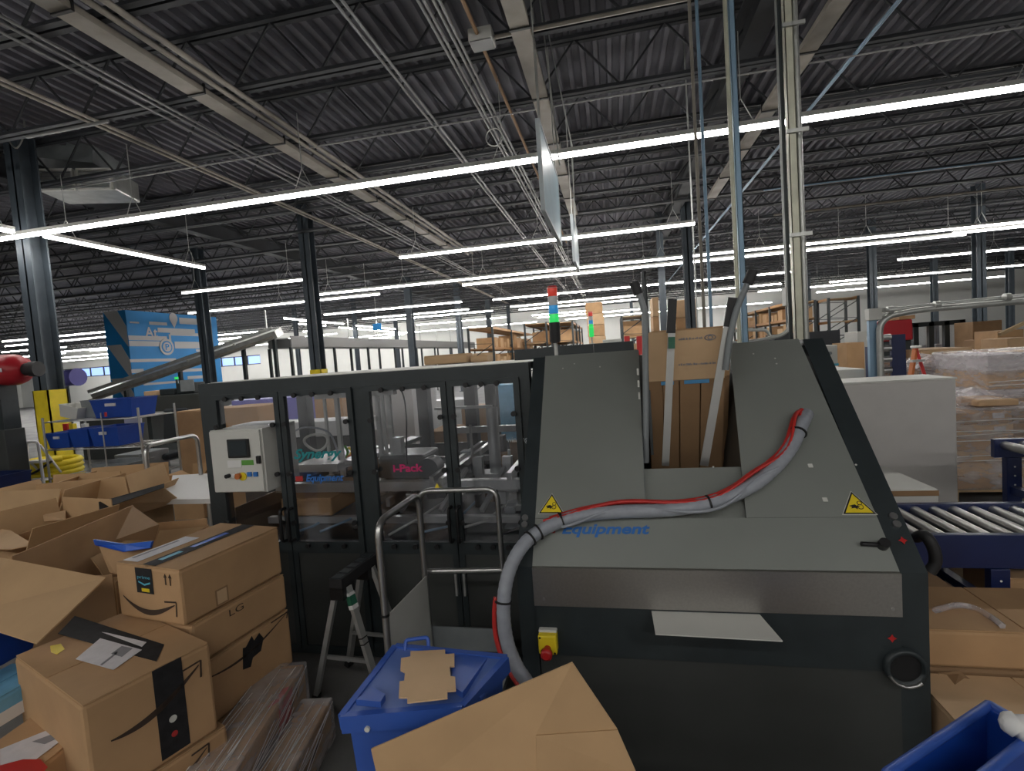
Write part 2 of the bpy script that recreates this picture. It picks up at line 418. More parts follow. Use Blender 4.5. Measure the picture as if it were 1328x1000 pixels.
for px, py, l, o, mm, r in (
        (112, 0, 'pale pipe pair running away beside the left cable tray', (0, .13), 'beige_tray', .03),
        (0, 20, 'thin grey conduit running away at upper left, nearest the left cable tray', (0,), 'conduit_grey', .014),
        (0, 41, 'thin grey conduit pair running away at upper left, between tray and heater', (0, .14), 'conduit_grey', .014),
        (0, 108, 'thick pale conduit pair running away above the unit heater', (0, .1), 'beige_tray', .02),
        (440, 10, 'grey conduit pair running away left of the ceiling centre', (0, .07), 'conduit_grey', .017),
        (542, 0, 'grey conduit pair running away at the ceiling centre, left of two pairs', (0, .05), 'conduit_grey', .017),
        (562, 0, 'grey conduit pair running away at the ceiling centre, right of two pairs', (0, .05), 'conduit_grey', .017),
        (600, 0, 'reddish sprinkler pipe running away beside the ceiling junction box', (0,), 'card_dark', .02),
        (1165, 0, 'slanting blue cable run under the roof at upper right', (0, .025), 'conduit_blue', .014)):
    run_y(px, py, Z1, r, mm, l, 'ceiling_conduit', 'conduit', off=o, y1=15 if px in (600, 112) else 30, group=l if len(o) > 1 else None)
def run_x(a, b, z, r, mm, label, ex=(0, 0), name='ceiling_conduit'):
    A = P(*a, Z=z); B = P(*b, Z=z); y = (A.y+B.y)/2
    m = MB(); m.tube([(A.x-ex[0], y, z), (B.x+ex[1], y, z)], r, 6); tag(m.build(name, mm), label, 'conduit'); return A, B
A, B = run_x((640, 47), (890, 0), 4.86, .02, 'beige_tray', 'pale conduit running right from the ceiling junction box', (0, 4))
t = thing('junction_box', 'pale square junction box on the ceiling near the top centre', 'junction box', (A.x-.12, A.y, 4.78))
m = MB(); m.box((A.x-.12, A.y, 4.86), (.24, .2, .12), bev=.01); m.build('box', 'led_body', t); m = MB(); m.box((A.x-.12, A.y, 4.795), (.22, .18, .01)); m.build('cover', 'conduit_grey', t)
run_x((1060, 238), (1328, 205), 4.7, .012, 'conduit_blue', 'thin blue pipe crossing the right side under the nearest light', (1, 4))
run_x((1060, 262), (1328, 222), 4.7, .012, 'conduit_grey', 'thin grey pipe crossing the right side, middle of three', (1, 4))
run_x((1060, 273), (1328, 241), 4.7, .025, 'beige_tray', 'thick pale pipe crossing the right side, lowest of three', (1, 4))
run_x((655, 316), (890, 297), 4.35, .012, 'conduit_blue', 'thin blue pipe just under the strip light behind the hanging sign', (0, 0))
run_x((35, 178), (140, 157), 4.8, .02, 'conduit_grey', 'pale pipe running right from the top of the left column', (0, 0))
run_x((350, 190), (890, 120), 4.85, .012, 'conduit_grey', 'thin pale pipe just above the nearest strip light', (4, 6))
# hanging cable loops
m = MB(); c = P(641, 178, d=7); pts = [c+V((math.cos(a)*.12, 0, math.sin(a)*.12)) for a in [i*math.pi/8 for i in range(17)]]; m.tube(pts, .008, 6, cap=False); m.bar(c+V((0, 0, .12)), V((c.x, c.y, 4.9)), .01)
tag(m.build('cable_coil', 'galv'), 'small coiled cable hanging left of the sign', 'cable')
m = MB(); q = [P(22, 120, d=7.4), P(32, 165, d=7.4), P(22, 192, d=7.4), P(8, 178, d=7.4)]; m.tube(smooth_path(q), .012, 6)
tag(m.build('cable_loop', 'galv'), 'looped grey cable at the head of the left column', 'cable')

# hanging signs
def hang_sign(pts, y0, label, printed):
    A = P(*pts[0], Y=y0); X = A.x; Bt = P(*pts[3], Y=y0); far = P(*pts[1], X=X)
    y1 = far.y; zt = A.z; zb = Bt.z
    t = thing('hanging_sign', label, 'sign', (X, (y0+y1)/2, zb))
    m = MB(); m.b2((X-.012, y0, zb), (X+.012, y1, zt)); m.build('board', 'sign_board', t)
    m = MB()
    for y in (y0-.006, y1+.006): m.b2((X-.018, y-.012, zb-.01), (X+.018, y+.012, zt+.01))
    for z in (zb-.005, zt+.005): m.b2((X-.018, y0, z-.012), (X+.018, y1, z+.012))
    m.build('frame', 'sign_edge', t)
    for y in (y0+.08, y1-.08):
        m = MB(); m.bar((X, y, zt), (X, y, 4.9), .01); m.build('cord', 'galv', t)
    return t
hang_sign([(697, 156), (722, 238), None, (700, 272)], 4.2, 'large pale blue sign board hung edge-on beneath the roof, nearer one', True)
hang_sign([(741, 279), (748, 308), None, (744, 338)], 6.9, 'small pale blue sign board hung edge-on beneath the roof, farther one', True)
for px, py, px2, py2, d in ((690, 0, 703, 200, 5.2), (700, 0, 726, 215, 5.3), (702, 0, 742, 190, 6.0), (742, 190, 748, 360, 7.2)):
    m = MB(); a = P(px, py, d=d); b = P(px2, py2, d=d); m.bar(a, b, .014); tag(m.build('suspension_cord', 'galv'), 'long pale cord hanging from the roof around the hung signs', 'cord', 'cords around the hung signs')

# unit heater hanging at the left
p = P(118, 243, d=8.6); t = thing('unit_heater', 'grey ceiling unit heater with two square louvres, hung right of left column', 'heater', (p.x, p.y, p.z-.3))
m = MB(); R = Rz(.35); m.box(p, (1.15, .7, .34), R, bev=.02); m.build('casing', 'galv', t)
for s in (-1, 1):
    c = p+R @ V((s*.28, -.37, 0)); m = MB()
    for dx in (-.24, .24): m.box(c+R @ V((dx, 0, 0)), (.03, .05, .34), R)
    for dz in (-.16, .16): m.box(c+V((0, 0, dz)), (.5, .05, .03), R)
    o = m.build('louvre_frame', 'cream', t)
    m = MB()
    for k in range(5): m.box(c+V((0, 0, -.12+.06*k)), (.46, .03, .01), R @ Rx(.5))
    m.build('blade', 'grey_plastic', o)
m = MB(); m.box(p+V((-.45, .1, .52)), (1.3, 1.1, .30), Rz(.35) @ Ry(.12)); m.build('duct', 'grey_plastic', t)
for s in (-.5, .5):
    m = MB(); m.bar(p+R @ V((s, 0, .17)), p+R @ V((s, 0, .0))+V((0, 0, 5.3-p.z)), .02); m.build('hanger', 'galv', t)

# ------------------------------------------------------------------ blue mural room
c = P(162, 402, Z=4.35); 
Xm, Ym = c.x, c.y
far = P(279, 400, X=Xm).y
t = thing('mural_room', 'blue enclosed room with white striped mural and a round letter emblem', 'room', (Xm-1.5, Ym+3, 0))
m = MB(); m.b2((Xm-1.0, Ym, 0), (Xm, far, 4.35)); m.build('shell', 'mural_blue', t)
mw = lambda a, b, name='stripe', mm='mural_white': None
def mural_rect(x0, y0, x1, y1, slant=0):
    a = P(x0, y0, X=Xm); b = P(x1, y0, X=Xm); z0 = a.z; zb = P(x0, y1, X=Xm).z
    m = MB(); m.add([(Xm+.01, a.y, z0), (Xm+.01, b.y, z0), (Xm+.01, b.y-slant, zb), (Xm+.01, a.y, zb)], [(0, 1, 2, 3)])
    m.v += [v-V((.009, 0, 0)) for v in m.v[:4]]; m.f += [(7, 6, 5, 4), (0, 4, 5, 1), (1, 5, 6, 2), (2, 6, 7, 3), (3, 7, 4, 0)]; m.mi += [0]*5; m.sm += [False]*5
    return m.build('stripe', 'mural_white', t)
for r in ((166, 435, 216, 441), (167, 442, 207, 449), (193, 417, 216, 421), (204, 425, 252, 431), (220, 431, 260, 435), (226, 443, 263, 452), (232, 412, 257, 420), (168, 466, 228, 470), (170, 479, 186, 484), (186, 497, 240, 500), (228, 479, 262, 483), (243, 488, 268, 492), (254, 453, 262, 456), (168, 417, 180, 419)):
    mural_rect(*r)
def on_mural(px, py): return P(px, py, X=Xm+.012)
for body, px, py, w, h in (('At', 196, 431, .0, .0), ('J', 219, 440, 0, 0)):
    c_ = on_mural(px, py); text('lettering', body, 'mural_white', t, c_, (0, 1, 0), (0, 0, 1), .55 if body == 'At' else .2, .4, bold=.02, thick=.01)
c_ = on_mural(216, 450); m = MB(); m.tube([c_, c_+V((.02, 0, 0))], .33, 20); lo_ = m.build('emblem_disc', 'mural_white', t)
m = MB(); m.tube([c_+V((.02, 0, 0)), c_+V((.03, 0, 0))], .24, 20); m.build('emblem_ring', 'mural_blue', t)
m = MB(); m.tube([c_+V((.03, 0, 0)), c_+V((.036, 0, 0))], .19, 20); m.build('emblem_disc', 'mural_white', t)
text('lettering', 'P', 'mural_blue', t, c_+V((.04, 0, 0)), (0, 1, 0), (0, 0, 1), .17, .24, bold=.02)
c_ = on_mural(225, 416); m = MB(); m.poly([c_+V((0, math.cos(a)*.2, math.sin(a)*.22+.1)) for a in [i*math.pi/6-.3 for i in range(8)]]+[c_+V((0, 0, -.3))], .01, (1, 0, 0)); m.build('pin_mark', 'mural_white', t)
# diagonal bands on the end face
for k in range(3):
    z0 = 4.35-k*1.25; m = MB(); m.poly([(Xm-.98, Ym-.012, z0), (Xm-.35, Ym-.012, z0), (Xm-.02, Ym-.012, z0-.6), (Xm-.02, Ym-.012, z0-1.35)], .01, (0, 1, 0)); m.build('diagonal_band', 'mural_white', t)
# ------------------------------------------------------------------ the packaging machine: glazed gallery + sloping hood
GY = 2.5; GB = 4.3; GX0, GX1 = -2.375, -.42
mach = thing('packaging_machine', 'large dark carton packing machine with glazed doors and a sloping steel hood', 'machine', (-.7, 3, 0))
m = MB()
for z in (1.535, ): m.b2((GX0, GY, z), (GX1, GY+.085, 1.615)); m.b2((GX0, GB-.085, z), (GX1+.02, GB, 1.615))
m.b2((GX0, GY+.085, 1.54), (GX0+.085, GB-.085, 1.612)); m.b2((-1.36-.04, GY+.085, 1.54), (-1.36+.04, GB-.085, 1.612))
m.b2((GX0, GY, 0.02), (GX1, GY+.085, .10)); m.b2((GX0, GB-.085, .02), (GX1, GB, .10)); m.b2((GX0, GY+.085, .02), (GX0+.085, GB-.085, .10))
m.b2((GX0, GY, .10), (GX0+.085, GY+.085, 1.535)); m.b2((-1.40, GY+.005, .10), (-1.33, GY+.085, 1.535)); m.b2((GX1-.05, GY+.005, .10), (GX1, GY+.085, 1.535))
m.build('frame', 'frame_dark', mach)
m = MB(); m.b2((GX0+.005, GY+.09, 1.6152), (GX1, GB-.09, 1.619)); m.build('roof_panel', 'cream', mach)
for px, Y in ((397, GB-.1), (552, GB-.1), (613, GB-.1), (640, GB-.1), (678, GB-.1)):
    X = P(px, 550, Y=Y).x; m = MB(); m.b2((X-.05, Y-.04, .1), (X+.05, Y+.06, 1.54)); m.build('rear_post', 'frame_dark', mach)
for X in (-2.1, -1.6, -1.1, -.65):
    m = MB(); m.tube([(X, GY+.12, 0), (X, GY+.12, .02)], .03, 10); m.build('foot', 'rubber', mach)
doors = [(-2.29, -1.85), (-1.85, -1.40), (-1.33, -.86), (-.86, -.47)]
for k, (x0, x1) in enumerate(doors):
    m = MB(); s = .030
    x0 += .003; x1 -= .003
    m.b2((x0, GY-.012, .62), (x0+s, GY+.02, 1.545)); m.b2((x1-s, GY-.012, .62), (x1, GY+.02, 1.545))
    m.b2((x0+s, GY-.012, 1.515), (x1-s, GY+.02, 1.545)); m.b2((x0+s, GY-.012, .655), (x1-s, GY+.02, .685))
    m.b2((x0, GY-.012, .05), (x0+s, GY+.02, .62)); m.b2((x1-s, GY-.012, .05), (x1, GY+.02, .62)); m.b2((x0+s, GY-.012, .05), (x1-s, GY+.02, .075)); m.b2((x0+s, GY-.012, .62), (x1-s, GY+.02, .655))
    d = m.build('door', 'frame_dark', mach)
    for za, zb_ in (((1.36, 1.515), (.685, .975)) if k == 0 else ((.685, 1.515),)):
        m = MB(); m.b2((x0+s, GY, za), (x1-s, GY+.005, zb_)); m.build('clear_pane', 'clear_panel', d)
    m = MB(); m.b2((x0+s, GY-.004, .075), (x1-s, GY+.006, .62)); m.build('lower_panel', 'panel_dark', d)
    for xx, z in [(q, z) for q in (x0+s+.08, (x0+x1)/2, x1-s-.08) for z in (1.519, .668)]+[(q, z) for q in (x0+s+.004, x1-s-.004) for z in (1.36, 1.08, .80)]:
        m = MB(); m.tube([(xx, GY-.012, z), (xx, GY-.022, z), (xx, GY-.024, z), (xx, GY-.038, z)], [.006, .006, .014, .014], 8); m.build('clamp_knob', 'black', d)
    m = MB()
    hx = x0+.02 if k in (1, 3) else x1-.02
    m.tube(roundpath([(hx, GY-.012, .70), (hx, GY-.06, .70), (hx, GY-.06, .88), (hx, GY-.012, .88)], .02), .009, 8); m.build('handle', 'black', d)
    if k in (2, 3):
        m = MB(); xx = x1-.02 if k == 2 else x0+.02; m.b2((xx-.006, GY-.03, .40), (xx+.006, GY-.012, .52)); m.build('hinge', 'alu', d)
# stickers on the panes
X_ = (1, 0, 0); Z_ = (0, 0, 1)
def onG(px, py, y=GY-.002): return P(px, py, Y=y)
text('lettering', 'Equipment', 'text_blue', mach, onG(421, 621), X_, Z_, .235, .055, shear=.3, bold=.03)
m = MB(); c = onG(388, 621); m.box(c, (.045, .001, .03)); m.build('logo_mark', 'text_red', mach)
text('lettering', 'Synergy', 'text_teal', mach, onG(412, 590), X_, Z_, .30, .075, shear=.4, bold=.03)
text('lettering', 'i-Pack', 'text_pink', mach, onG(529, 607), X_, Z_, .17, .042, bold=.03)
text('lettering', 'winning', 'sign_edge', mach, onG(671, 571), X_, Z_, .11, .035)
m = MB(); c = onG(567, 631, GY-.013); m.poly([c+V((-.02, 0, -.018)), c+V((.02, 0, -.018)), c+V((0, 0, .018))], .001, (0, -1, 0)); m.build('warning_sticker', 'yellow', mach)
m = MB(); c = onG(378, 483, GY-.001)
# control cabinet
cab = MB(); cab.b2((-2.285, GY-.045, .985), (-1.945, GY+.25, 1.345)); co = cab.build('control_cabinet', 'cream', mach)
m = MB(); m.b2((-2.28, GY-.060, .99), (-1.955, GY-.046, 1.34), bev=.004); m.build('cabinet_door', 'cream', co)
def onC(px, py, dy=0): return P(px, py, Y=GY-.062-dy)
a, b = onC(295, 570), onC(325, 593)
m = MB(); m.b2((a.x, GY-.072, b.z), (b.x, GY-.058, a.z), bev=.003); m.build('screen_bezel', 'black', co)
m = MB(); m.b2((a.x+.012, GY-.0735, b.z+.012), (b.x-.012, GY-.0722, a.z-.010)); m.build('screen', 'screen', co)
c = onC(336, 596); m = MB(); m.b2((c.x-.012, GY-.075, c.z-.022), (c.x+.012, GY-.058, c.z+.022), bev=.004); m.build('lock', 'black', co)
c = onC(321, 600); m = MB(); m.b2((c.x-.038, GY-.063, c.z-.014), (c.x+.038, GY-.060, c.z+.014)); m.build('green_label', 'green', co)
c = onC(304, 602); m = MB(); m.b2((c.x-.045, GY-.0625, c.z-.02), (c.x+.045, GY-.060, c.z+.02)); m.build('white_label', 'white', co)
for px, py, mm, r in ((297, 617, 'black', .012), (311, 617, 'orange', .017), (306, 616, 'white', .012), (324, 615, 'text_blue', .013), (332, 615, 'text_blue', .013)):
    c = onC(px, py); m = MB()
    if mm == 'text_blue': m.b2((c.x-r, GY-.07, c.z-r), (c.x+r, GY-.058, c.z+r), bev=.002)
    else: m.tube([(c.x, GY-.058, c.z), (c.x, GY-.085, c.z)], r, 12)
    m.build('button', mm, co)
c = onC(315, 618); m = MB(); m.tube([(c.x, GY-.058, c.z), (c.x, GY-.066, c.z)], .024, 14); m.build('button_collar', 'yellow', co)

# mechanism behind the panes
def mbox(name, lo, hi, mm='alu', bev=0):
    m = MB(); m.b2(lo, hi, bev=bev); return m.build(name, mm, mach)
z0 = P(580, 624, Y=2.85).z; z1 = P(580, 636, Y=2.85).z
mbox('cross_beam', (-2.2, 2.85, z1), (-.45, 2.91, z0))
for (a, b) in (((568, 612), (627, 572)), ((580, 614), (640, 570)), ((665, 607), (690, 578))):
    A = P(*a, Y=2.92); X = A.x; far = P(b[0], b[1], Z=A.z); m = MB(); m.b2((X-.014, 2.8, A.z-.045), (X+.014, min(4.1, max(3.5, far.y)), A.z)); m.build('guide_rail', 'steel_bright', mach)
c = P(643, 606, Y=3.3); ct = P(642, 528, Y=3.3)
m = MB(); m.tube([(c.x, 3.3, c.z-.03), (c.x, 3.3, ct.z)], .040, 18); m.build('pneumatic_cylinder', 'alu', mach)
mbox('cylinder_bracket', (c.x-.13, 3.22, c.z-.16), (c.x+.13, 3.38, c.z-.03))
for dx in (-.16, -.10, .10, .17):
    m = MB(); m.tube([(c.x+dx, 3.3, c.z-.05), (c.x+dx, 3.3, c.z+(.12 if abs(dx) < .12 else .3))], .010, 8); m.build('guide_rod', 'steel_bright', mach)
    if abs(dx) < .12: mbox('bracket_plate', (c.x+dx-.03, 3.2, c.z-.03), (c.x+dx+.03, 3.26, c.z+.09))
# lifting frame (second door) and its rods
for k, px in enumerate((420, 436, 455, 488, 495, 503)):
    a = P(px, 512 if k < 3 else 506, Y=3.2); b = P(px+4, 600, Y=3.2); m = MB(); m.bar((a.x, 3.2, b.z-.1), (a.x, 3.2, a.z), .028 if k % 2 else .018); m.build('lift_post', 'alu', mach)
a = P(410, 512, Y=3.18); b = P(512, 505, Y=3.18); mbox('lift_crossbar', (a.x, 3.15, a.z-.03), (b.x, 3.21, a.z))
a = P(398, 597, Y=3.1); b = P(452, 592, Y=3.1); mbox('carriage_table', (a.x, 2.95, a.z-.05), (b.x, 3.6, a.z))
m = MB(); A = P(455, 600, Y=3.0); B = P(540, 568, Y=3.9); m.bar(A, B, .10, .03); m.build('inclined_plate', 'alu', mach)
c = P(410, 574, Y=3.0); m = MB(); m.tube([c+V((math.cos(t)*.085, .02*math.sin(t*2), math.sin(t)*.055)) for t in [i*math.pi/10 for i in range(21)]], .009, 6, cap=False); m.build('air_hose', 'cream', mach)
m = MB(); m.tube(smooth_path([P(380, 560, Y=3.1), P(398, 554, Y=3.1), P(425, 560, Y=3.1), P(436, 580, Y=3.05), P(440, 596, Y=3.0)]), .007, 6); m.build('air_hose', 'hose_grey', mach)
m = MB(); m.tube(smooth_path([P(508, 492, Y=2.9), P(522, 510, Y=2.95), P(527, 540, Y=3.0), P(527, 580, Y=3.0), P(528, 602, Y=3.0)]), .005, 6); m.build('cable', 'black', mach)
for q, mm in (((447, 578, 449, 594), 'green'), ((452, 580, 454, 590), 'yellow'), ((449, 593, 456, 586), 'orange'), ((446, 590, 443, 600), 'cream')):
    m = MB(); m.tube(smooth_path([P(q[0], q[1], Y=2.8), P((q[0]+q[2])/2+3, (q[1]+q[3])/2, Y=2.8), P(q[2], q[3], Y=2.8)]), .008, 6); m.build('signal_wire', mm, mach)
a = P(490, 592, Y=3.05); b = P(552, 622, Y=3.05); mbox('drive_motor', (a.x, 3.05, b.z), (b.x, 3.35, a.z), 'panel_dark', .02)
m = MB(); a = P(556, 608, Y=3.0); m.tube([(a.x, 2.98, a.z), (a.x, 3.1, a.z)], .07, 18); m.build('drive_pulley', 'frame_dark', mach)
a = P(516, 575, Y=3.1); mbox('actuator', (a.x-.03, 3.08, a.z-.12), (a.x+.03, 3.14, a.z+.04))
mbox('side_bar', (-1.35, 3.9, 1.05), (-.5, 3.95, 1.10)); mbox('side_bar', (-1.35, 3.6, 1.28), (-.9, 3.63, 1.30))
# lower works: rails, brackets, rollers
random.seed(3)
mbox('lower_rail', (-2.2, 2.75, .70), (-.45, 2.79, .74), 'alu'); mbox('lower_rail', (-2.2, 3.25, .78), (-.45, 3.29, .83), 'alu'); mbox('lower_rail', (-2.2, 3.8, .84), (-.45, 3.85, .88), 'grey_plastic')
for i in range(22):
    x = -2.12+i*.076; y = random.choice((2.85, 3.0, 3.15)); w = random.uniform(.025, .08); h = random.uniform(.04, .15); z = random.uniform(.70, .80)
    mbox('mounting_block', (x, y, z), (x+w, y+.08, z+h), random.choice(('alu', 'alu', 'panel_dark', 'grey_plastic', 'black')), .004)
for i in range(9):
    x = -1.75+i*.145; m = MB(); m.tube([(x, 2.9+.07*(i % 3), .86-.03*(i % 2)), (x+.12, 2.9+.07*(i % 3), .86-.03*(i % 2))], .012, 8); m.build('shaft', 'steel_bright', mach)
for i in range(5):
    x = -1.6+i*.26; m = MB(); m.bar((x, 2.85, .74), (x+.09, 3.15, .93), .025); m.build('link_arm', 'alu', mach)
mbox('bed_plate', (-2.25, 2.62, .60), (-.45, 4.2, .62), 'frame_dark'); mbox('rear_panel', (-2.25, 4.235, .10), (-.45, 4.25, .92), 'panel_dark'); mbox('end_panel', (-2.30, 2.60, .10), (-2.295, 4.2, .85), 'panel_dark')
for i in range(26):
    x = -2.15+i*.063; y = random.choice((3.35, 3.5, 3.65)); w = random.uniform(.02, .09); h = random.uniform(.05, .22); z = random.uniform(.64, .86)
    mbox('mounting_block', (x, y, z), (x+w, y+.1, z+h), random.choice(('alu', 'panel_dark', 'grey_plastic', 'black', 'card_dark')), .004)
for i in range(7):
    x = -2.0+i*.22; m = MB(); m.tube([(x, 2.66, .66+.02*(i % 3)), (x+.15, 2.7, .70+.03*(i % 2)), (x+.19, 3.1, .72)], .008, 6); m.build('air_line', random.choice(('cream', 'black', 'conduit_blue')), mach)
m = MB(); q = [P(384, 668, Y=2.8), P(398, 655, Y=3.0), P(433, 654, Y=3.0), P(420, 667, Y=2.8)]; m.poly(q, .002); m.build('paper_sheet', 'cream', mach)
for a_, b_, mm in (((655, 655), (690, 661), 'alu'), ((652, 665), (688, 671), 'frame_dark'), ((655, 682), (676, 700), 'grey_plastic')):
    a = P(*a_, Y=2.9); b = P(*b_, Y=2.9); mbox('tool_bracket', (a.x, 2.88, b.z), (b.x, 3.0, a.z), mm)
# ------------------------------ hood
HX0, HX1 = -.40, .955
N_S = V((0, -.774, .765)).normalized()
U_S = V((0, .765, .774)).normalized()
P0 = V((0, 1.8, .862))
def SL(px, py, off=0):
    r = M3 @ V((px-CX, CY-py, -F)); t = ((P0+N_S*off-CAM).dot(N_S))/r.dot(N_S); return CAM+r*t
def sp(X, s, off=0): return V((X, 1.8+.765*s, .862+.774*s))+N_S*off
prof = [(1.8, .02), (1.8, .86), (2.565, 1.634), (3.5, 1.60), (3.5, .02)]
for x0, x1, nm in ((HX0, -.335, 'side_frame'), (.87, HX1, 'side_frame')):
    m = MB(); m.add([(x, a, b) for x in (x0, x1) for a, b in prof], [(0, 1, 2, 3, 4), (9, 8, 7, 6, 5)]+[(i, (i+1) % 5, (i+1) % 5+5, i+5) for i in range(5)])
    o = m.build(nm, 'frame_dark', mach)
    m = MB()
    for s in (.105, .06): c = sp((x0+x1)/2+.012*(1 if x0 > 0 else -1), .215-s*.6, 0); m.tube([c, c+N_S*.008], .013, 10)
    m.build('bolt', 'steel_bright', o)
mbox('front_panel', (-.33, 1.8, .02), (.87, 1.83, .53), 'panel_dark'); mbox('front_crossbar', (-.335, 1.79, .53), (.87, 1.86, .715), 'frame_dark'); mbox('back_cover', (-.335, 3.4, .1), (.87, 3.45, 1.6), 'panel_dark')
m = MB(); m.b2((-.338, 1.786, .718), (.873, 1.80, .862)); m.build('steel_band', 'steel', mach)
for x in (-.30, .845): m = MB(); m.tube([(x, 1.786, .745), (x, 1.783, .745)], .005, 8); m.build('rivet', 'steel_bright', mach)
def slope_sheet(pts, off=.004, name='hood_sheet', mm='slope_steel'):
    m = MB(); m.poly([sp(x, s, off) for x, s in pts], .003, -N_S); return m.build(name, mm, mach)
slope_sheet([(-.338, .0), (.873, .0), (.873, .175), (.444, .175), (.09, .175), (-.338, .175)])
slope_sheet([(-.338, .176), (.088, .176), (.126, 1.0), (-.338, 1.0)])
slope_sheet([(.446, .176), (.873, .176), (.852, 1.0), (.548, 1.0)])
slope_sheet([(.07, .17), (.46, .17), (.49, .39), (.08, .39)], -.025, 'recess_plate', 'slope_steel')
m = MB(); m.poly([sp(.09, .17, 0), sp(.128, 1.0, 0), (.128, 3.0, 1.62), (.09, 3.0, .5), (.09, 2.0, .5)], .004, (-1, 0, 0)); m.build('opening_wall', 'grey_plastic', mach)
m = MB(); m.poly([sp(.446, .17, 0), sp(.55, 1.0, 0), (.55, 3.0, 1.62), (.446, 3.0, .5), (.446, 2.0, .5)], .004, (1, 0, 0)); m.build('opening_wall', 'panel_dark', mach)
m = MB()
for k in range(6): z = 1.25+.055*k; m.b2((.104, 2.34, z), (.112, 2.36, z+.03))
m.build('wall_bolts', 'cream', mach)
mbox('top_cover', (-.335, 2.56, 1.612), (.12, 3.4, 1.624), 'alu'); mbox('top_cover', (.56, 2.56, 1.606), (.87, 3.4, 1.618), 'alu')
for px, py in ((730, 478), (745, 472), (778, 476), (925, 606), (1110, 603), (1007, 472), (977, 459), (1005, 465)):
    c = SL(px, py, .004); m = MB(); m.tube([c, c+N_S*.002], .004, 8); m.build('rivet', 'cream', mach)
for px, py in ((1051, 604), (1070, 648)):
    c = SL(px, py, .0045); m = MB(); m.add([c+V((a*.008, 0, 0))+U_S*b*.008+N_S*.001*k for k in (0, 1) for a, b in ((-1, -1), (1, -1), (1, 1), (-1, 1))], [(0, 1, 2, 3), (4, 5, 6, 7), (0, 1, 5, 4), (1, 2, 6, 5), (2, 3, 7, 6), (3, 0, 4, 7)]); m.build('sticker', 'cream', mach)
# warning triangles
def tri(px, wpx, pyb, pyt):
    A = SL(px-wpx/2, pyb, .005); B = SL(px+wpx/2, pyb, .005); T = SL(px, pyt, .005); T.x = (A.x+B.x)/2
    c = (A+B+T)/3
    m = MB(); m.poly([c+(q-c)*1.08 for q in (A, B, T)], .001, N_S); o = m.build('warning_sign', 'cream', mach)
    m = MB(); m.poly([q+N_S*.0015 for q in (A, B, T)], .0006, N_S); m.build('border', 'black', o)
    m = MB(); m.poly([c+(q-c)*.84+N_S*.0024 for q in (A, B, T)], .0004, N_S); m.build('field', 'yellow', o)
    w = (B-A).length; n0 = N_S*.0034
    m = MB()
    for dx, dz, r in ((.10, -.02, .085), (.11, .12, .07)):
        q = c+V((dx*w, 0, 0))+U_S*dz*w+n0; m.tube([q+(V((1, 0, 0))*math.cos(t)+U_S*math.sin(t))*r*w for t in [i*math.pi/8 for i in range(17)]], .012*w, 4, cap=False)
    m.poly([c+V((x*w, 0, 0))+U_S*z*w+n0 for x, z in ((-.24, .02), (-.05, .07), (.0, .02), (.1, .0), (.0, -.05), (-.02, -.12), (-.07, -.06), (-.2, -.08), (-.16, -.02))], .0004, N_S)
    m.build('pictogram', 'black', o)
tri(715, 32, 666, 641); tri(1115, 43, 667, 638)
c = SL(785, 688, .005); text('lettering', 'Equipment', 'text_blue', mach, c, X_, U_S, .33, .056, shear=.25, bold=.028)
m = MB(); c = SL(716, 687, .005); m.poly([c+V((a*.018, 0, 0))+U_S*b for a, b in ((-1, -.012), (.6, -.014), (1, .012), (-.4, .016))], .001, N_S); m.build('logo_mark', 'text_red', mach)
# red stars, latch, port
for c, n_ in ((P(1157, 828, Y=1.789), V((0, -1, 0))), (SL(1171, 701, .001), N_S)):
    up_ = V((0, 0, 1)) if abs(n_.z) < .1 else U_S; m = MB(); pts = []
    for k in range(8): r = .014 if k % 2 == 0 else .007; t = k*math.pi/4; pts.append(c+V((math.cos(t)*r, 0, 0))+up_*math.sin(t)*r)
    m.poly(pts, .001, n_); m.build('red_mark', 'red', mach)
c = SL(1145, 707, .012); m = MB(); m.tube([c, c+V((-.065, .0, .004))], .008, 10); m.tube([c+N_S*(-.01), c+N_S*.022], .017, 14); m.build('latch_knob', 'black', mach)
c = P(1174, 866, Y=1.78); m = MB(); R0, R1 = .062, .049
ring = [(math.cos(t), math.sin(t)) for t in [i*math.pi/14 for i in range(28)]]
vs = [(c.x+a*R0, 1.80, c.z+b*R0) for a, b in ring]+[(c.x+a*R0, 1.768, c.z+b*R0) for a, b in ring]+[(c.x+a*R1, 1.768, c.z+b*R1) for a, b in ring]+[(c.x+a*R1*.9, 1.9, c.z+b*R1*.9) for a, b in ring]
m.add(vs, [(r*28+i, r*28+(i+1) % 28, (r+1)*28+(i+1) % 28, (r+1)*28+i) for r in range(3) for i in range(28)], True); pc = m.build('port_ring', 'frame_dark', mach)
m = MB(); m.tube([(c.x, 1.779, c.z), (c.x, 1.785, c.z)], R1*.95, 28); m.build('port_opening', 'black', pc)
m = MB(); a0 = [i*math.pi/16 for i in range(-14, -3)]; m.tube([(c.x+math.cos(t)*.056, 1.765, c.z+math.sin(t)*.056) for t in a0], .006, 6); m.build('port_lip', 'steel_bright', pc)
# protruding sheet
q = [P(845, 793, Y=1.786), P(985, 797, Y=1.786)]; zz = q[0].z; r_ = [P(1015, 831, Z=zz-.004), P(850, 822, Z=zz-.004)]
m = MB(); m.poly([V((q[0].x, 1.80, zz)), V((q[1].x, 1.80, zz)), r_[0], r_[1]], .004, (0, 0, -1)); m.build('outfeed_sheet', 'cream', mach)
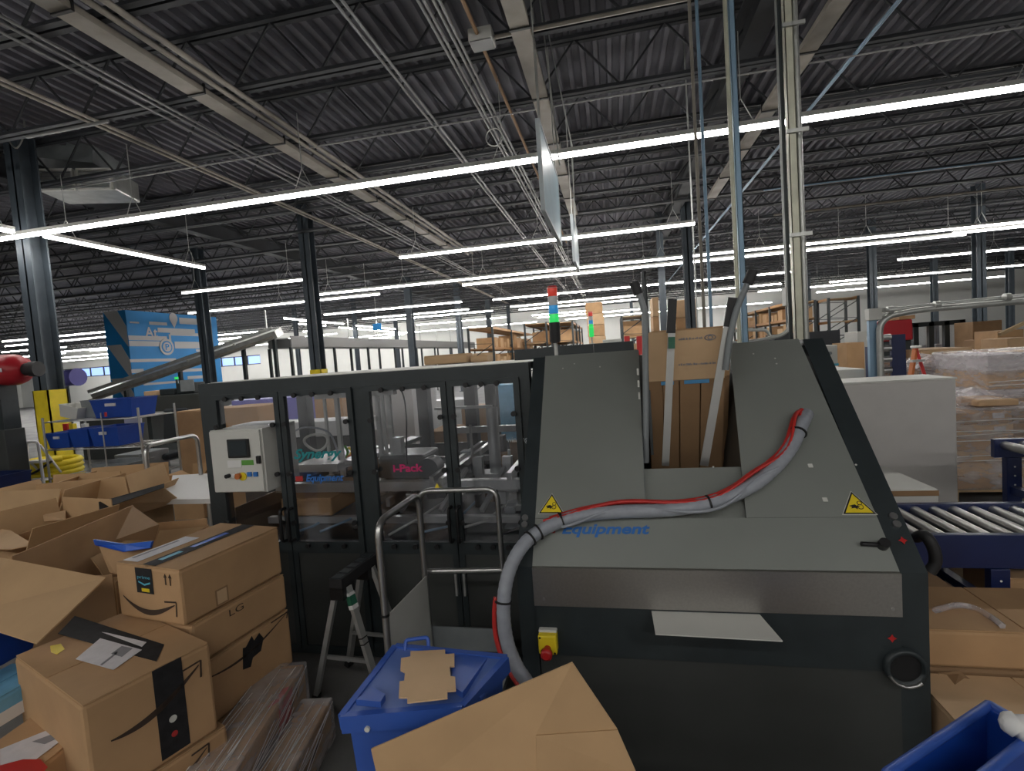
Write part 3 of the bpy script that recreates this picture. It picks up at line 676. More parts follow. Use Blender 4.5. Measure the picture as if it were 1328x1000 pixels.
# emergency stop
c = P(712, 827, Y=1.79); m = MB(); m.b2((c.x-.034, 1.742, c.z-.038), (c.x+.034, 1.79, c.z+.034), bev=.006); es_ = m.build('emergency_stop_box', 'yellow', mach)
m = MB(); m.b2((c.x-.034, 1.765, c.z+.030), (c.x+.034, 1.79, c.z+.042), bev=.004); m.build('box_back', 'cream', es_)
m = MB(); m.tube([(c.x, 1.742, c.z-.012), (c.x, 1.72, c.z-.014), (c.x, 1.718, c.z-.014), (c.x, 1.700, c.z-.016), (c.x, 1.696, c.z-.016)], [.012, .012, .021, .021, .012], 16); m.build('stop_button', 'red', es_)
m = MB(); [m.tube([(c.x+a, 1.741, c.z+b), (c.x+a, 1.7405, c.z+b)], .004, 8) for a, b in ((-.026, .026), (.026, -.03))]; m.build('screw', 'black', es_)
# stacked signal tower (part of the machine)
def tower(base, s, parent, lens=('green_lamp', 'blue_lamp', 'clear_lamp', 'red_lamp'), basecol='rubber'):
    x, y, z = base; r = .026*s
    m = MB(); m.tube([(x, y, z), (x, y, z+.006*s)], r*1.1, 16); m.tube([(x, y, z), (x, y, z+.075*s)], .009*s, 10); o = m.build('tower_stem', 'galv', parent)
    zz = z+.075*s; m = MB(); m.tube([(x, y, zz), (x, y, zz+.012*s), (x, y, zz+.10*s)], [r*.8, r, r], 18); m.build('tower_base', basecol, o); zz += .10*s
    for k in lens:
        m = MB(); m.tube([(x, y, zz), (x, y, zz+.002), (x, y, zz+.040*s)], [r, r*.92, r*.92], 18); m.build('lamp_lens', k, o); zz += .042*s
        m = MB(); m.tube([(x, y, zz-.002*s), (x, y, zz)], r*1.02, 18); m.build('lamp_ring', 'clear_lamp', o)
    m = MB(); m.tube([(x, y, zz), (x, y, zz+.008*s)], [r, r*.8], 18); m.build('tower_cap', 'red', o)
tp = P(722, 467, Y=2.75); tower((tp.x, 2.75, 1.622), 1.12, mach)
# raised rear section of the machine top, seen over the hood
m = MB(); a = P(670, 454, Y=3.6); b = P(770, 446, Y=3.6); m.b2((a.x, 3.5, 1.60), (b.x, 3.56, a.z)); m.build('rear_top_rail', 'frame_dark', mach)

# ------------------------------ magazine: guides, handles
def bar_px(name, a, b, Ya, Yb, w, mm, th=.006):
    m = MB(); m.bar(P(*a, Y=Ya), P(*b, Y=Yb), w, th, up=(0, 1, 0)); return m.build(name, mm, mach)
YT, YBt = 2.25, 2.50
bar_px('magazine_guide', (871, 432), (863, 604), YT-.03, YT-.03, .030, 'steel_bright')
bar_px('magazine_guide', (944, 424), (913, 604), YT-.03, YT-.03, .034, 'steel_bright')
bar_px('guide_strap', (872, 388), (870, 432), YT-.03, YT-.03, .036, 'black', .012)
bar_px('guide_strap', (950, 386), (944, 424), YT-.03, YT-.03, .036, 'black', .012)
bar_px('guide_clamp', (871, 437), (871, 452), YT-.045, YT-.045, .026, 'green_dark', .02)
for pts, w in (([(838, 600), (837, 440), (836, 400), (826, 376)], .013), ([(941, 480), (946, 440), (955, 400), (972, 362)], .013)):
    pp = [P(a, b, Y=YT-.04) for a, b in pts]; m = MB(); m.tube(roundpath(pp, .05), w, 12); o = m.build('handle_tube', 'grey_plastic', mach)
    d = (pp[-1]-pp[-2]).normalized(); m = MB(); m.tube([pp[-1]-d*.02, pp[-1]+d*.035], .021, 12); m.build('rubber_grip', 'rubber', o)
bar_px('black_post', (836, 352), (833, 372), 2.5, 2.45, .012, 'black')
bar_px('slide_rail', (833, 352), (846, 590), 2.42, 2.3, .012, 'frame_dark')

# upright carton blanks in the magazine
def blank(off, label, printed=False, dx=0, top=0):
    A = P(840, 432-top, Y=YT+off); B = P(942, 425-top, Y=YT+off); Cq = P(926, 602, Y=YBt+off); D = P(834, 604, Y=YBt+off)
    zt = (A.z+B.z)/2; zb = .99; X0, X1 = A.x+dx, B.x+dx
    e = V((0, YT-YBt, zt-zb)).normalized(); L = (zt-zb)/e.z
    O = V((X0, YBt+off, zb)); W_ = X1-X0; k = W_
    n_ = V((1, 0, 0)).cross(e)
    t = thing('carton_blank', label, 'cardboard', O, 'upright carton blanks in the hopper')
    def pan(x0, x1, s0, s1): m = MB(); m.poly([O+V((k*x0, 0, 0))+e*L*s0, O+V((k*x1, 0, 0))+e*L*s0, O+V((k*x1, 0, 0))+e*L*s1, O+V((k*x0, 0, 0))+e*L*s1], .004, -n_); return m
    m = pan(0, 1, .70, 1); m.build('upper_panel', 'card_light' if printed else 'card', t)
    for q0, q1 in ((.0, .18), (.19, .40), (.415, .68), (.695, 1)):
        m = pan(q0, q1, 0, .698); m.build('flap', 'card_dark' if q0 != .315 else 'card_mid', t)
    if printed:
        c = O+V((k*.70, 0, 0))+e*L*.95+n_*.002
        rp = random.Random(4)
        for x0_, x1_, s0 in ((.40, .70, .945), (.40, .88, .79)):   # rows of faint small print
            m = MB(); x_ = x0_
            while x_ < x1_:
                w_ = rp.uniform(.006, .016); hh = rp.uniform(.008, .014)
                m.poly([O+n_*.001+V((k*a_, 0, 0))+e*L*b_ for a_, b_ in ((x_, s0), (x_+w_, s0), (x_+w_, s0+hh), (x_, s0+hh))], .0006, n_); x_ += w_+rp.choice((.004, .004, .014))
            m.build('printing', 'print_grey', t)
        c = O+n_*.002+V((k*.80, 0, 0))+e*L*.95; m = MB(); m.tube([c+V((math.cos(a_)*.022, 0, 0))+e*math.sin(a_)*.012 for a_ in [i_*math.pi/8 for i_ in range(17)]], .0022, 4, cap=False); m.tube([c+V((math.cos(a_)*.009, 0, 0))+e*math.sin(a_)*.008 for a_ in [i_*math.pi/8 for i_ in range(17)]], .002, 4, cap=False); m.build('oval_emblem', 'print_grey', t)
        for q0, q1 in ((.16, .33), (.47, .80)):
            m = pan(q0, q1, .675, .697); m.v = [v+n_*.003 for v in m.v]; m.build('blue_print', 'blue_print', t)
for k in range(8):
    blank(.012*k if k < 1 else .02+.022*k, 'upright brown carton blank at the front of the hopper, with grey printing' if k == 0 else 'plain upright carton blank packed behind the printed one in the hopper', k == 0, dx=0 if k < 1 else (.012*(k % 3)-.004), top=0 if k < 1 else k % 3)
# ------------------------------------------------------------------ cartons
def frame3(a, b, c, z):
    """rectangle on the level z through three picture points: returns near-left corner, x axis, y axis, width, depth"""
    A, B, Cq = P(*a, Z=z), P(*b, Z=z), P(*c, Z=z)
    ux = (B-A); w = ux.length; ux.normalize(); uy = V((-ux.y, ux.x, 0)); d = (Cq-B).dot(uy)
    if d < 0: d = -d; uy = -uy
    return A, ux, uy, w, d
def carton(label, A, ux, uy, w, d, z0, z1, m1='card', group=None, parts=True, name='cardboard_box', seam=True):
    """closed shipping carton: body with slightly open lid seam"""
    c = A+ux*w/2+uy*d/2; base = V((c.x, c.y, z0))
    t = thing(name, label, 'box', base, group) if parts else None
    Rm = Matrix((ux, uy, V((0, 0, 1)))).transposed()
    m = MB(); m.box(base+V((0, 0, (z1-z0)/2)), (w, d, z1-z0-.006), Rm, bev=min(.012, w*.05)); 
    if not parts:
        o = m.build(name, m1); return tag(o, label, 'box', group)
    m.build('carton_body', m1, t)
    g = .003
    for s in (-1, 1):
        m = MB(); m.box(base+uy*0+ux*s*(w/4)+V((0, 0, z1-z0-.0015)), (w/2-g*2, d-.01, .004), Rm); m.build('top_flap', m1, t)
    return t
class BoxF:
    """local frame helper for decals on a carton"""
    def __init__(s, t, A, ux, uy, w, d, z0, z1): s.t, s.A, s.ux, s.uy, s.w, s.d, s.z0, s.z1 = t, V((A.x, A.y, 0)), ux, uy, w, d, z0, z1
    def pt(s, f, u, v, off=.002):
        Z = V((0, 0, 1))
        if f == 'top': return s.A+s.ux*s.w*u+s.uy*s.d*v+Z*(s.z1+off)
        if f == 'front': return s.A+s.ux*s.w*u+Z*(s.z0+(s.z1-s.z0)*v)-s.uy*off
        if f == 'right': return s.A+s.ux*s.w+s.uy*s.d*u+Z*(s.z0+(s.z1-s.z0)*v)+s.ux*off
    def n(s, f): return {'top': V((0, 0, 1)), 'front': -s.uy, 'right': s.ux}[f]
    def uv(s, f): return {'top': (s.ux, s.uy), 'front': (s.ux, V((0, 0, 1))), 'right': (s.uy, V((0, 0, 1)))}[f]
    def patch(s, name, f, pts, mm, off=.002, th=.0006):
        m = MB(); m.poly([s.pt(f, u, v, off) for u, v in pts], th, s.n(f)); return m.build(name, mm, s.t)
    def rect(s, name, f, u0, v0, u1, v1, mm, off=.002): return s.patch(name, f, [(u0, v0), (u1, v0), (u1, v1), (u0, v1)], mm, off)
    def smile(s, f, u0, v0, u1, v1, sag=.16, th=.06, mm='smile'):
        """curved arrow printed on the face"""
        N = 16; up = []; lo = []
        for i in range(N+1):
            t = i/N; u = u0+(u1-u0)*t; v = v0+(v1-v0)*t-sag*math.sin(math.pi*t**.9); k = math.sin(math.pi*(t*.88+.06))*th/2
            up.append((u, v+k)); lo.append((u, v-k))
        m = MB(); n = s.n(f)
        vs = [s.pt(f, *q) for q in up]+[s.pt(f, *q) for q in lo]; M_ = N+1
        m.add(vs+[v+n*.0006 for v in vs], [(i, i+1, M_+i+1, M_+i) for i in range(N)]+[(2*M_+i, 3*M_+i, 3*M_+i+1, 2*M_+i+1) for i in range(N)])
        o = m.build('smile_print', mm, s.t)
        du = (u1-u0)*.12; m = MB(); th2 = th*.5
        pts = [s.pt(f, u1-du*1.6, v1+th*.35), s.pt(f, u1+du*.25, v1+th*.55), s.pt(f, u1+du*.1, v1-th*2.0)]
        m.bar(pts[0], pts[1], .006, .0008, up=n); m.bar(pts[1], pts[2], .006, .0008, up=n); m.build('arrow_head', mm, s.t)
        return o
    def txt(s, body, f, u, v, w, h, mm='smile', **k):
        a, b = s.uv(f); return text('lettering', body, mm, s.t, s.pt(f, u, v, .003), a, b, w, h, **k)
# stack at the left: A on top of C and B, D under C
ZA0, ZA1 = .705, .93
A_, ux, uy, w, d = frame3((148, 730), (231, 740), (331, 681), ZA1)
t = carton('prime-taped carton with dark smile print, topmost of the left carton stack', A_, ux, uy, w, d, ZA0, ZA1)
f = BoxF(t, A_, ux, uy, w, d, ZA0, ZA1)
f.smile('front', .10, .42, .90, .38, sag=.22, th=.10); f.rect('tape', 'front', .34, .52, .60, .97, 'tape_black'); f.txt('prime', 'front', .47, .80, w*.20, .016, 'cyan'); f.patch('tape_smile', 'front', [(.38, .71), (.47, .66), (.56, .70), (.56, .73), (.47, .69), (.38, .735)], 'cyan', .003)
f.rect('tape_mark', 'front', .42, .55, .54, .61, 'yellow', .003)
for u in (.80, .87): f.rect('arrow_print', 'front', u-.008, .72, u+.008, .88, 'smile'); f.patch('arrow_print', 'front', [(u-.025, .85), (u+.025, .85), (u, .92)], 'smile')
f.rect('tape', 'top', .42, .02, .62, .98, 'tape_black', .0022); f.rect('tape_print', 'top', .47, .40, .54, .75, 'tape_blue', .0032); f.rect('tape_print', 'top', .47, .12, .54, .30, 'cyan', .0032)
f.rect('shipping_label', 'top', .04, .05, .28, .60, 'paper', .0022); f.rect('label_print', 'top', .08, .1, .12, .5, 'print_grey', .0032)
f.rect('printed_seal', 'right', .28, .06, .40, .36, 'card_dark'); f.rect('printed_seal', 'right', .295, .09, .385, .33, 'card_light', .003)
FA = f
# right stack under it, same footprint
def under(lbl, dz0, dz1, sh, gr=0):
    A2 = A_+ux*sh[0]+uy*sh[1]; t = carton(lbl, A2, ux, uy, w*sh[2], d*sh[3], dz0, dz1); return BoxF(t, A2, ux, uy, w*sh[2], d*sh[3], dz0, dz1)
f = under('carton with LG letters, directly under the prime-taped topmost carton', .535, .703, (.06, .02, .86, .96))
f.txt('LG', 'right', .42, .80, .07, .028)
f = under('carton with torn black tape patch and smile print, under the LG carton', .27, .533, (.05, .0, .90, 1.0))
f.patch('torn_tape', 'right', [(.44, .52), (.52, .48), (.55, .6), (.64, .62), (.68, .8), (.64, .93), (.58, .86), (.56, .96), (.49, .84), (.46, .86)], 'tape_black'); f.smile('right', .05, .80, .95, .95, sag=.16, th=.04)
f = under('bottom carton with curved smile print, lowest of the left carton stack', .0, .268, (.02, -.04, .96, 1.05))
f.smile('right', .30, .72, .95, .98, sag=.12, th=.05); f.smile('right', .02, .95, .12, .97, sag=.05, th=.05)
# B, the big carton in front
ZB1 = .70
B_, bx, by, bw, bd = frame3((18, 851), (105, 917), (250, 823), ZB1)
t = carton('big carton with yellow sticker, white label and black tape, left foreground', B_, bx, by, bw, bd, .37, ZB1)
fb = BoxF(t, B_, bx, by, bw, bd, .37, ZB1)
fb.rect('tape', 'top', .02, .50, .16, .99, 'tape_black', .0022) if False else None
def top_px(z, *pts): return [P(a, b, Z=z) for a, b in pts]
def px_patch(name, mm, parent, z, pts, th=.0008):
    m = MB(); m.poly([P(a, b, Z=z) for a, b in pts], th, (0, 0, 1)); return m.build(name, mm, parent)
px_patch('tape', 'tape_black', t, ZB1+.002, [(75, 822), (97, 799), (213, 836), (203, 858), (180, 852)])
px_patch('shipping_label', 'paper', t, ZB1+.0035, [(98, 855), (130, 828), (184, 843), (147, 869)])
px_patch('shipping_label', 'paper', t, ZB1+.0035, [(132, 820), (140, 821), (190, 833), (184, 839)])
px_patch('label_print', 'print_grey', t, ZB1+.005, [(130, 862), (152, 845), (154, 846), (132, 863)])
px_patch('label_print', 'print_grey', t, ZB1+.005, [(144, 848), (158, 838), (172, 841), (158, 852)])
px_patch('yellow_sticker', 'yellow', t, ZB1+.002, [(65, 838), (79, 835), (84, 842), (74, 849), (66, 846)])
fb.rect('tape', 'right', .50, .06, .74, 1.0, 'tape_black'); fb.smile('right', .16, .55, .88, .82, sag=.10, th=.07)
fb.rect('white_sticker', 'right', .02, .0, .16, .16, 'paper')
m = MB(); c = fb.pt('right', .62, .42, .003); m.tube([c, c+bx*.0012], .012, 14); m.build('tape_mark', 'cream', t)
c = fb.pt('right', .62, .26, .003); m = MB(); m.tube([c, c+bx*.0012], .010, 14); m.build('tape_mark', 'text_red', t)
# below it
B2 = B_+bx*.05+by*.02
t = carton('dark shadowed carton with smile print beneath the big labelled carton', B2, bx, by, bw*.92, bd*1.02, .0, .368); f2 = BoxF(t, B2, bx, by, bw*.92, bd*1.02, 0, .368); f2.smile('right', .1, .70, .8, .92, sag=.10, th=.05)
# lower left: labelled brown carton and light blue box
ZL = .50
L_, lx, ly, lw, ld = frame3((0, 1003), (105, 1003), (118, 945), ZL)
q = [P(-40, 1010, Z=ZL), P(60, 1010, Z=ZL)]
A0 = P(115, 947, Z=ZL); A1 = P(45, 944, Z=ZL); 
ux2 = (P(115, 944, Z=ZL)-P(40, 990, Z=ZL)); 
t = carton('brown carton with white barcode label at the bottom left corner', P(-60, 1000, Z=ZL), V((1, .12, 0)).normalized(), V((-.12, 1, 0)).normalized(), (P(117, 948, Z=ZL)-P(-60, 1000, Z=ZL)).x, .34, .0, ZL)
px_patch('barcode_label', 'paper', t, ZL+.003, [(0, 972), (62, 947), (95, 949), (40, 990), (0, 993)])
px_patch('barcode', 'print_grey', t, ZL+.0045, [(42, 962), (66, 953), (80, 955), (58, 965)])
px_patch('pink_film', 'hose_red', t, ZL+.0045, [(0, 993), (30, 985), (52, 985), (62, 995), (50, 1010), (0, 1010)])
ZM = .60
Aq = P(-70, 905, Z=ZM); t = carton('light blue and white carton at the left edge, below the dark blue tote', Aq, V((1, .0, 0)), V((0, 1, 0)), (P(36, 884, Z=ZM)-Aq).x, .20, .50+.003, ZM, 'light_blue')
m = MB(); fx = BoxF(t, Aq, V((1, 0, 0)), V((0, 1, 0)), (P(36, 884, Z=ZM)-Aq).x, .20, .503, ZM); fx.rect('white_band', 'front', 0.0, 0.0, 1, .45, 'white'); fx.rect('white_band', 'right', 0.0, 0.0, 1, .45, 'white')
# film wrapped long cartons
def wrapped(lbl, pa, pc, pd, z, h, red=None):
    """top far-left, far-right, near-left picture points"""
    FL, FR, NL = P(*pa, Z=z), P(*pc, Z=z), P(*pd, Z=z)
    uy_ = (FL-NL); L = uy_.length; uy_.normalize(); ux_ = V((uy_.y, -uy_.x, 0)); w_ = (FR-FL).dot(ux_)
    A = NL-uy_*.15; L += .15
    t = carton(lbl, A, ux_, uy_, w_, L, z-h, z)
    f = BoxF(t, A, ux_, uy_, w_, L, z-h, z); f.smile('right', .45, .5, .85, .8, sag=.15, th=.06)
    if red: f.patch('red_film', 'right', [(.62, .95), (.80, .98), (.74, .5), (.66, .1), (.52, .15), (.60, .6)], 'hose_red', .004); f.patch('red_film', 'top', [(.80, .60), (1, .66), (1, .78), (.86, .76)], 'hose_red', .003)
    c = A+ux_*w_/2+uy_*L/2; Rm = Matrix((ux_, uy_, V((0, 0, 1)))).transposed()
    m = MB(); m.box(V((c.x, c.y, z-h/2+.003)), (w_+.018, L+.018, h+.016), Rm, bev=.008); m.build('stretch_film', 'wrap', t)
    rnd = random.Random(5)
    for k in range(9):
        s = rnd.uniform(.0, 1); m = MB(); a = A+ux_*(w_+.011)+uy_*L*rnd.uniform(.0, .3)+V((0, 0, z-h*rnd.uniform(.2, .9)-A.z)); b = A+ux_*(w_*rnd.uniform(.6, 1.0)+.01)+uy_*L*rnd.uniform(.7, 1)+V((0, 0, z+.012-A.z))
        a = A+ux_*w_*s+uy_*L*rnd.uniform(0, .3); a.z = z+.012; b = A+ux_*w_*min(1, s+rnd.uniform(-.1, .25))+uy_*L*rnd.uniform(.6, 1); b.z = z+.012
        m.tube([a, (a+b)/2+V((0, 0, .002)), b], .0016, 5); m.build('fold_highlight', 'white', t)  # white strands imitate bright highlights along the film folds
        a = A+ux_*(w_+.012)+uy_*L*rnd.uniform(0, .2); a.z = z-h*rnd.uniform(.3, 1); b = A+ux_*(w_+.012)+uy_*L*rnd.uniform(.5, 1); b.z = z-h*rnd.uniform(0, .5); m = MB(); m.tube([a, b], .0014, 5); m.build('fold_highlight', 'paper', t)
    return t
wrapped('long film-wrapped carton with red film patch, low centre-left behind the other wrapped one', (347, 865), (388, 872), (245, 1000), .30, .26, True)
wrapped('long film-wrapped carton nearest the stepladder, lower of the two wrapped ones', (393, 910), (423, 918), (330, 1010), .19, .17)

# ------------------------------------------------------------------ open cartons (walls, flaps)
def quad(name, pts, mm, parent=None, th=.006, label=None, cat=None):
    m = MB(); m.poly(pts, th); o = m.build(name, mm, parent)
    return o
def open_box(label, c, rz, w, d, h, flaps=(130, 120, 140, 110), fl=.22, mm='card', z=0, name='open_carton', group=None, cat='box', th=.006):
    """c: base centre; flaps: opening angle of front, right, back, left flaps from closed (None = absent)"""
    t = thing(name, label, cat, (c[0], c[1], z), group); R = Rz(rz); O = V((c[0], c[1], z))
    G_ = lambda x, y, q: O+R @ V((x, y, q))
    m = MB(); m.box(G_(0, 0, .004), (w, d, .006), R); m.build('bottom', mm, t)
    for (x, y, sx, sy) in ((0, -d/2, w, th), (w/2, 0, th, d), (0, d/2, w, th), (-w/2, 0, th, d)):
        m = MB(); m.box(G_(x, y, h/2+.004), (sx, sy, h), R); m.build('side_wall', mm, t)
    for k, a in enumerate(flaps):
        if a is None: continue
        a = math.radians(a); L_ = w if k % 2 == 0 else d; half = d/2 if k % 2 == 0 else w/2
        Rk = R @ Rz(k*math.pi/2)
        # hinge on the top edge of wall k, closed flap points inward (+y local)
        o2 = O+R @ V((0, 0, h+.006)); hinge = o2+Rk @ V((0, -half, 0)); dirv = Rk @ V((0, math.cos(a), math.sin(a)))
        x_ = Rk @ V((1, 0, 0)); fw = fl
        m = MB(); m.poly([hinge-x_*(L_/2-.006), hinge+x_*(L_/2-.006), hinge+x_*(L_/2-.012)+dirv*fw, hinge-x_*(L_/2-.012)+dirv*fw], .005); m.build('flap', mm if mm != 'card' else 'card_inner', t)
    return t
# near-left large open carton (long rear panel, big near flap)
zt = .92
pts = [P(14, 722, Z=zt), P(172, 655, Z=zt), P(204, 682, Z=zt)]
t = thing('open_carton', 'large open carton with raised flaps at the left, behind the two taped cartons', 'box', (pts[0].x+.3, pts[0].y+.2, 0))
A, B = pts[0], pts[1]; ex = (B-A).normalized(); ey = V((-ex.y, ex.x, 0)); Wd = .42
base = .35
def wq(name, a, b, z0, z1, mm='card', lean=V((0, 0, 0)), th=.006):
    m = MB(); m.poly([V((a.x, a.y, z0)), V((b.x, b.y, z0)), V((b.x, b.y, z1))+lean, V((a.x, a.y, z1))+lean], th); return m.build(name, mm, t)
wq('side_wall', A, B, base, zt)
C2 = B-ey*Wd; D2 = A-ey*Wd
wq('side_wall', B, C2, base, zt-.12); wq('side_wall', A, D2, base, zt-.12); wq('side_wall', D2, C2, base, zt-.16)
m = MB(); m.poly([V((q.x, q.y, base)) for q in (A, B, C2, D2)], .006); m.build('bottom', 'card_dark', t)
fq = [P(-60, 716, Z=.93), P(12, 725, Z=.94), P(137, 749, Z=.88), P(48, 834, Z=.77), P(-60, 800, Z=.80)]
m = MB(); m.add(fq+[q-V((0, 0, .006)) for q in fq], [(0, 1, 2, 4), (2, 3, 4), (5, 9, 7, 6), (9, 8, 7), (0, 5, 6, 1), (1, 6, 7, 2), (2, 7, 8, 3), (3, 8, 9, 4), (4, 9, 5, 0)]); m.build('near_flap', 'card_inner', t)
fq = [P(172, 656, Z=zt), P(206, 680, Z=zt-.01), P(200, 700, Z=zt-.10), P(150, 700, Z=zt-.06)]
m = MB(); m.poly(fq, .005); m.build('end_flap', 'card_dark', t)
# second open carton right behind
P1 = P(205, 660, Z=.86); 
open_box('open carton behind the prime-taped carton, next to the white cart deck', (P(250, 690, Z=.80).x-.08, P(250, 690, Z=.80).y-.05), .25, .50, .36, .46, (None, 60, 130, 120), .12, z=.20)
# blue-edged polybag poking out
m = MB(); q = [P(121, 700, Z=.93), P(160, 706, Z=.93), P(197, 702, Z=.93), P(194, 711, Z=.90), P(160, 716, Z=.90), P(123, 707, Z=.90)]; m.poly(q, .01)
tag(m.build('blue_mailer', 'tape_blue'), 'bright blue edge of a mailer sticking out of the large open carton', 'mailer')
m = MB(); q = [P(128, 708, Z=.89), P(196, 711, Z=.89), P(150, 745, Z=.80), P(142, 742, Z=.80)]; m.poly(q, .02); tag(m.build('carton_piece', 'card'), 'small brown cardboard piece under the blue mailer edge', 'cardboard')
# further cartons of the heap to the left
heap = [((115, 640), .62, .50, .85, .30, (95, 80, 100, 60), 'open brown carton in the heap, in front of the yellow hose coil'),
        ((40, 655), .60, .50, .85, .10, (70, 110, 95, 120), 'open brown carton in the heap at the left edge, in front of the navy bin'),
        ((150, 652), .34, .34, .74, .25, (120, 125, 120, 120), 'open brown carton in the heap, beside the cart handrail loop'),
        ((20, 700), .50, .45, .82, -.15, (150, 120, 90, 100), 'open brown carton in the heap above the big near flap')]
for (px, py), w_, d_, z_, rz, fl_, lb in heap:
    c = P(px, py, Z=z_); open_box(lb, (c.x, c.y+.15), rz, w_, d_, .42, fl_, .16, z=max(0, z_-.46))
# support under the heap: pallets and cartons
for x, y, lb in ((-2.5, 2.3, 'hidden lower carton of the left heap'),):
    pass
def strip_tape(name, label, a, b, za, wd, mm, cat='tape'): pass
# white-taped flap strip
m = MB(); q = [P(128, 651, Z=.93), P(213, 627, Z=.93), P(213, 632, Z=.91), P(129, 661, Z=.90)]; m.poly(q, .004); tag(m.build('torn_flap', 'tape_black'), 'torn cardboard flap edge with black printed tape, in front of the cart deck', 'cardboard')
m = MB(); q = [P(129, 655, Z=.90), P(213, 633, Z=.90), P(235, 650, Z=.74), P(132, 680, Z=.70)]; m.poly(q, .005); tag(m.build('cardboard_flap', 'card_light'), 'pale upright cardboard flap below the black printed tape edge', 'cardboard')
m = MB(); q = [P(52, 668, Z=.86), P(85, 662, Z=.86), P(85, 674, Z=.82), P(56, 676, Z=.82)]; m.poly(q, .005); tag(m.build('cardboard_flap', 'card_light'), 'small pale flap lying level in the left heap', 'cardboard')
m = MB(); q = [P(0, 686, Z=.84), P(14, 688, Z=.84), P(44, 706, Z=.80), P(14, 712, Z=.80), P(-20, 712, Z=.80)]; m.poly(q, .006); tag(m.build('cardboard_flap', 'card_light'), 'pale flap leaning at the left edge above the big near flap', 'cardboard')
# blue tote at the left edge
def tote(label, c, rz, w, d, h, mm='blue_tote', z=0, tilt=(0, 0), lip=.02, name='blue_tote', group=None, sub=True):
    O = V((c[0], c[1], z)); R = Rz(rz) @ Rx(tilt[0]) @ Ry(tilt[1])
    t = thing(name, label, 'tote', O, group)
    m = MB(); k = .86; th = .008
    def ring(s, zz, e=0): return [O+R @ V((a*(w/2*s-e), b*(d/2*s-e), zz)) for a, b in ((-1, -1), (1, -1), (1, 1), (-1, 1))]
    o0, o1, i1, i0 = ring(k, 0), ring(1, h), ring(1, h, th), ring(k, .01, th)
    m.add(o0+o1+i1+i0, [(3, 2, 1, 0)]+[(r*4+i, r*4+(i+1) % 4, (r+1)*4+(i+1) % 4, (r+1)*4+i) for r in range(3) for i in range(4)]+[(12, 13, 14, 15)])
    m.build('body', mm, t)
    m = MB()
    for a, b in ((0, 1), (1, 2), (2, 3), (3, 0)): m.bar(o1[a], o1[b], lip, lip)
    m.build('rim', mm, t)
    if sub:
        m = MB(); q = O+R @ V((0, -d/2-.004, h*.72)); m.box(q, (w*.25, .012, h*.16), R); m.build('label_holder', 'paper', t)
    return t
c = P(-25, 800, Z=.80); tote('dark blue plastic tote at the left edge of the photo, under the big flap', (c.x-.12, c.y-.04), .1, .42, .34, .15, z=.605)
c = P(5, 645, Z=.80); m = MB(); m.b2((c.x-.4, c.y-.05, .79), (c.x+.15, c.y+.05, .82), bev=.01); tag(m.build('blue_mailer', 'blue_lid'), 'flat periwinkle blue mailer on the left heap by the photo edge', 'mailer')

# ------------------------------------------------------------------ centre foreground: carton with raised flap
dd = 1.2
q = [P(482, 970, d=dd), P(742, 858, d=dd+.02), P(800, 944, d=dd+.03), P(695, 951, d=dd), P(697, 1040, d=dd-.02), P(826, 1003, d=dd+.02), P(845, 1060, d=dd+.02), P(500, 1050, d=dd-.01)]
t = thing('open_carton', 'open carton with a big raised tan flap, centre foreground before the machine', 'box', (q[3].x, q[3].y-.1, 0))
m = MB(); m.poly([q[0], q[3]+V((.0, 0, 0)), q[2], q[1]], .006) if False else m.poly([q[0], q[7], q[4], q[3], q[2], q[1]], .006); m.build('raised_flap', 'card_inner', t)
off = V((.0, -.003, 0))
m = MB(); m.poly([q[3]+off, q[4]+off, q[6]+off, q[5]+off, q[2]+off], .006); m.build('side_flap', 'card_inner', t)
cx, cy = (q[7].x+q[6].x)/2, q[7].y; zb = .50
for a, b in (((cx-.3, cy), (cx+.28, cy)), ((cx-.3, cy), (cx-.3, cy-.42)), ((cx+.28, cy), (cx+.28, cy-.42)), ((cx-.3, cy-.42), (cx+.28, cy-.42))):
    m = MB(); m.poly([V((*a, 0.005)), V((*b, 0.005)), V((*b, .58)), V((*a, .58))], .006); m.build('side_wall', 'card', t)

# ------------------------------------------------------------------ blue lidded bin
ZB = .80
q = [P(443, 928, Z=ZB-.03), P(600, 915, Z=ZB-.02), P(657, 852, Z=ZB), P(513, 837, Z=ZB)]
t = thing('waste_bin', 'blue lidded plastic bin with a flat tan carton blank on its lid', 'bin', ((q[0].x+q[2].x)/2, (q[0].y+q[2].y)/2, 0))
cc = (q[0]+q[1]+q[2]+q[3])/4
m = MB(); m.poly([v+V((0, 0, -.002)) for v in q], .03, (0, 0, -1)); lid = m.build('lid', 'blue_lid', t)
m = MB(); qs = [cc+(v-cc)*.78+V((0, 0, .0)) for v in q]
for a, b in ((0, 1), (1, 2), (2, 3), (3, 0)): m.bar(q[a]-V((0, 0, .02)), q[b]-V((0, 0, .02)), .018, .045)
m.build('lid_rim', 'blue_bin', lid)
m = MB(); a, b = q[0]*.80+q[3]*.20, q[0]*.12+q[3]*.88
def lp(px, py, dz=.004): 
    r = P(px, py, Z=ZB-.01); return V((r.x, r.y, ZB-.012+dz))
for pts in (((462, 912), (482, 895), (500, 905), (494, 915)), ((585, 858), (602, 851), (632, 858), (600, 903), (588, 895))):
    m = MB(); m.poly([lp(a, b, .012) for a, b in pts], .016, (0, 0, -1)); m.build('lid_recess', 'blue_bin', lid)
m = MB(); m.tube(roundpath([lp(525, 847, -.004), lp(527, 842, .03), lp(556, 838, .03), lp(556, 842, -.004)], .01), .006, 8); m.build('lid_handle', 'blue_bin', lid)
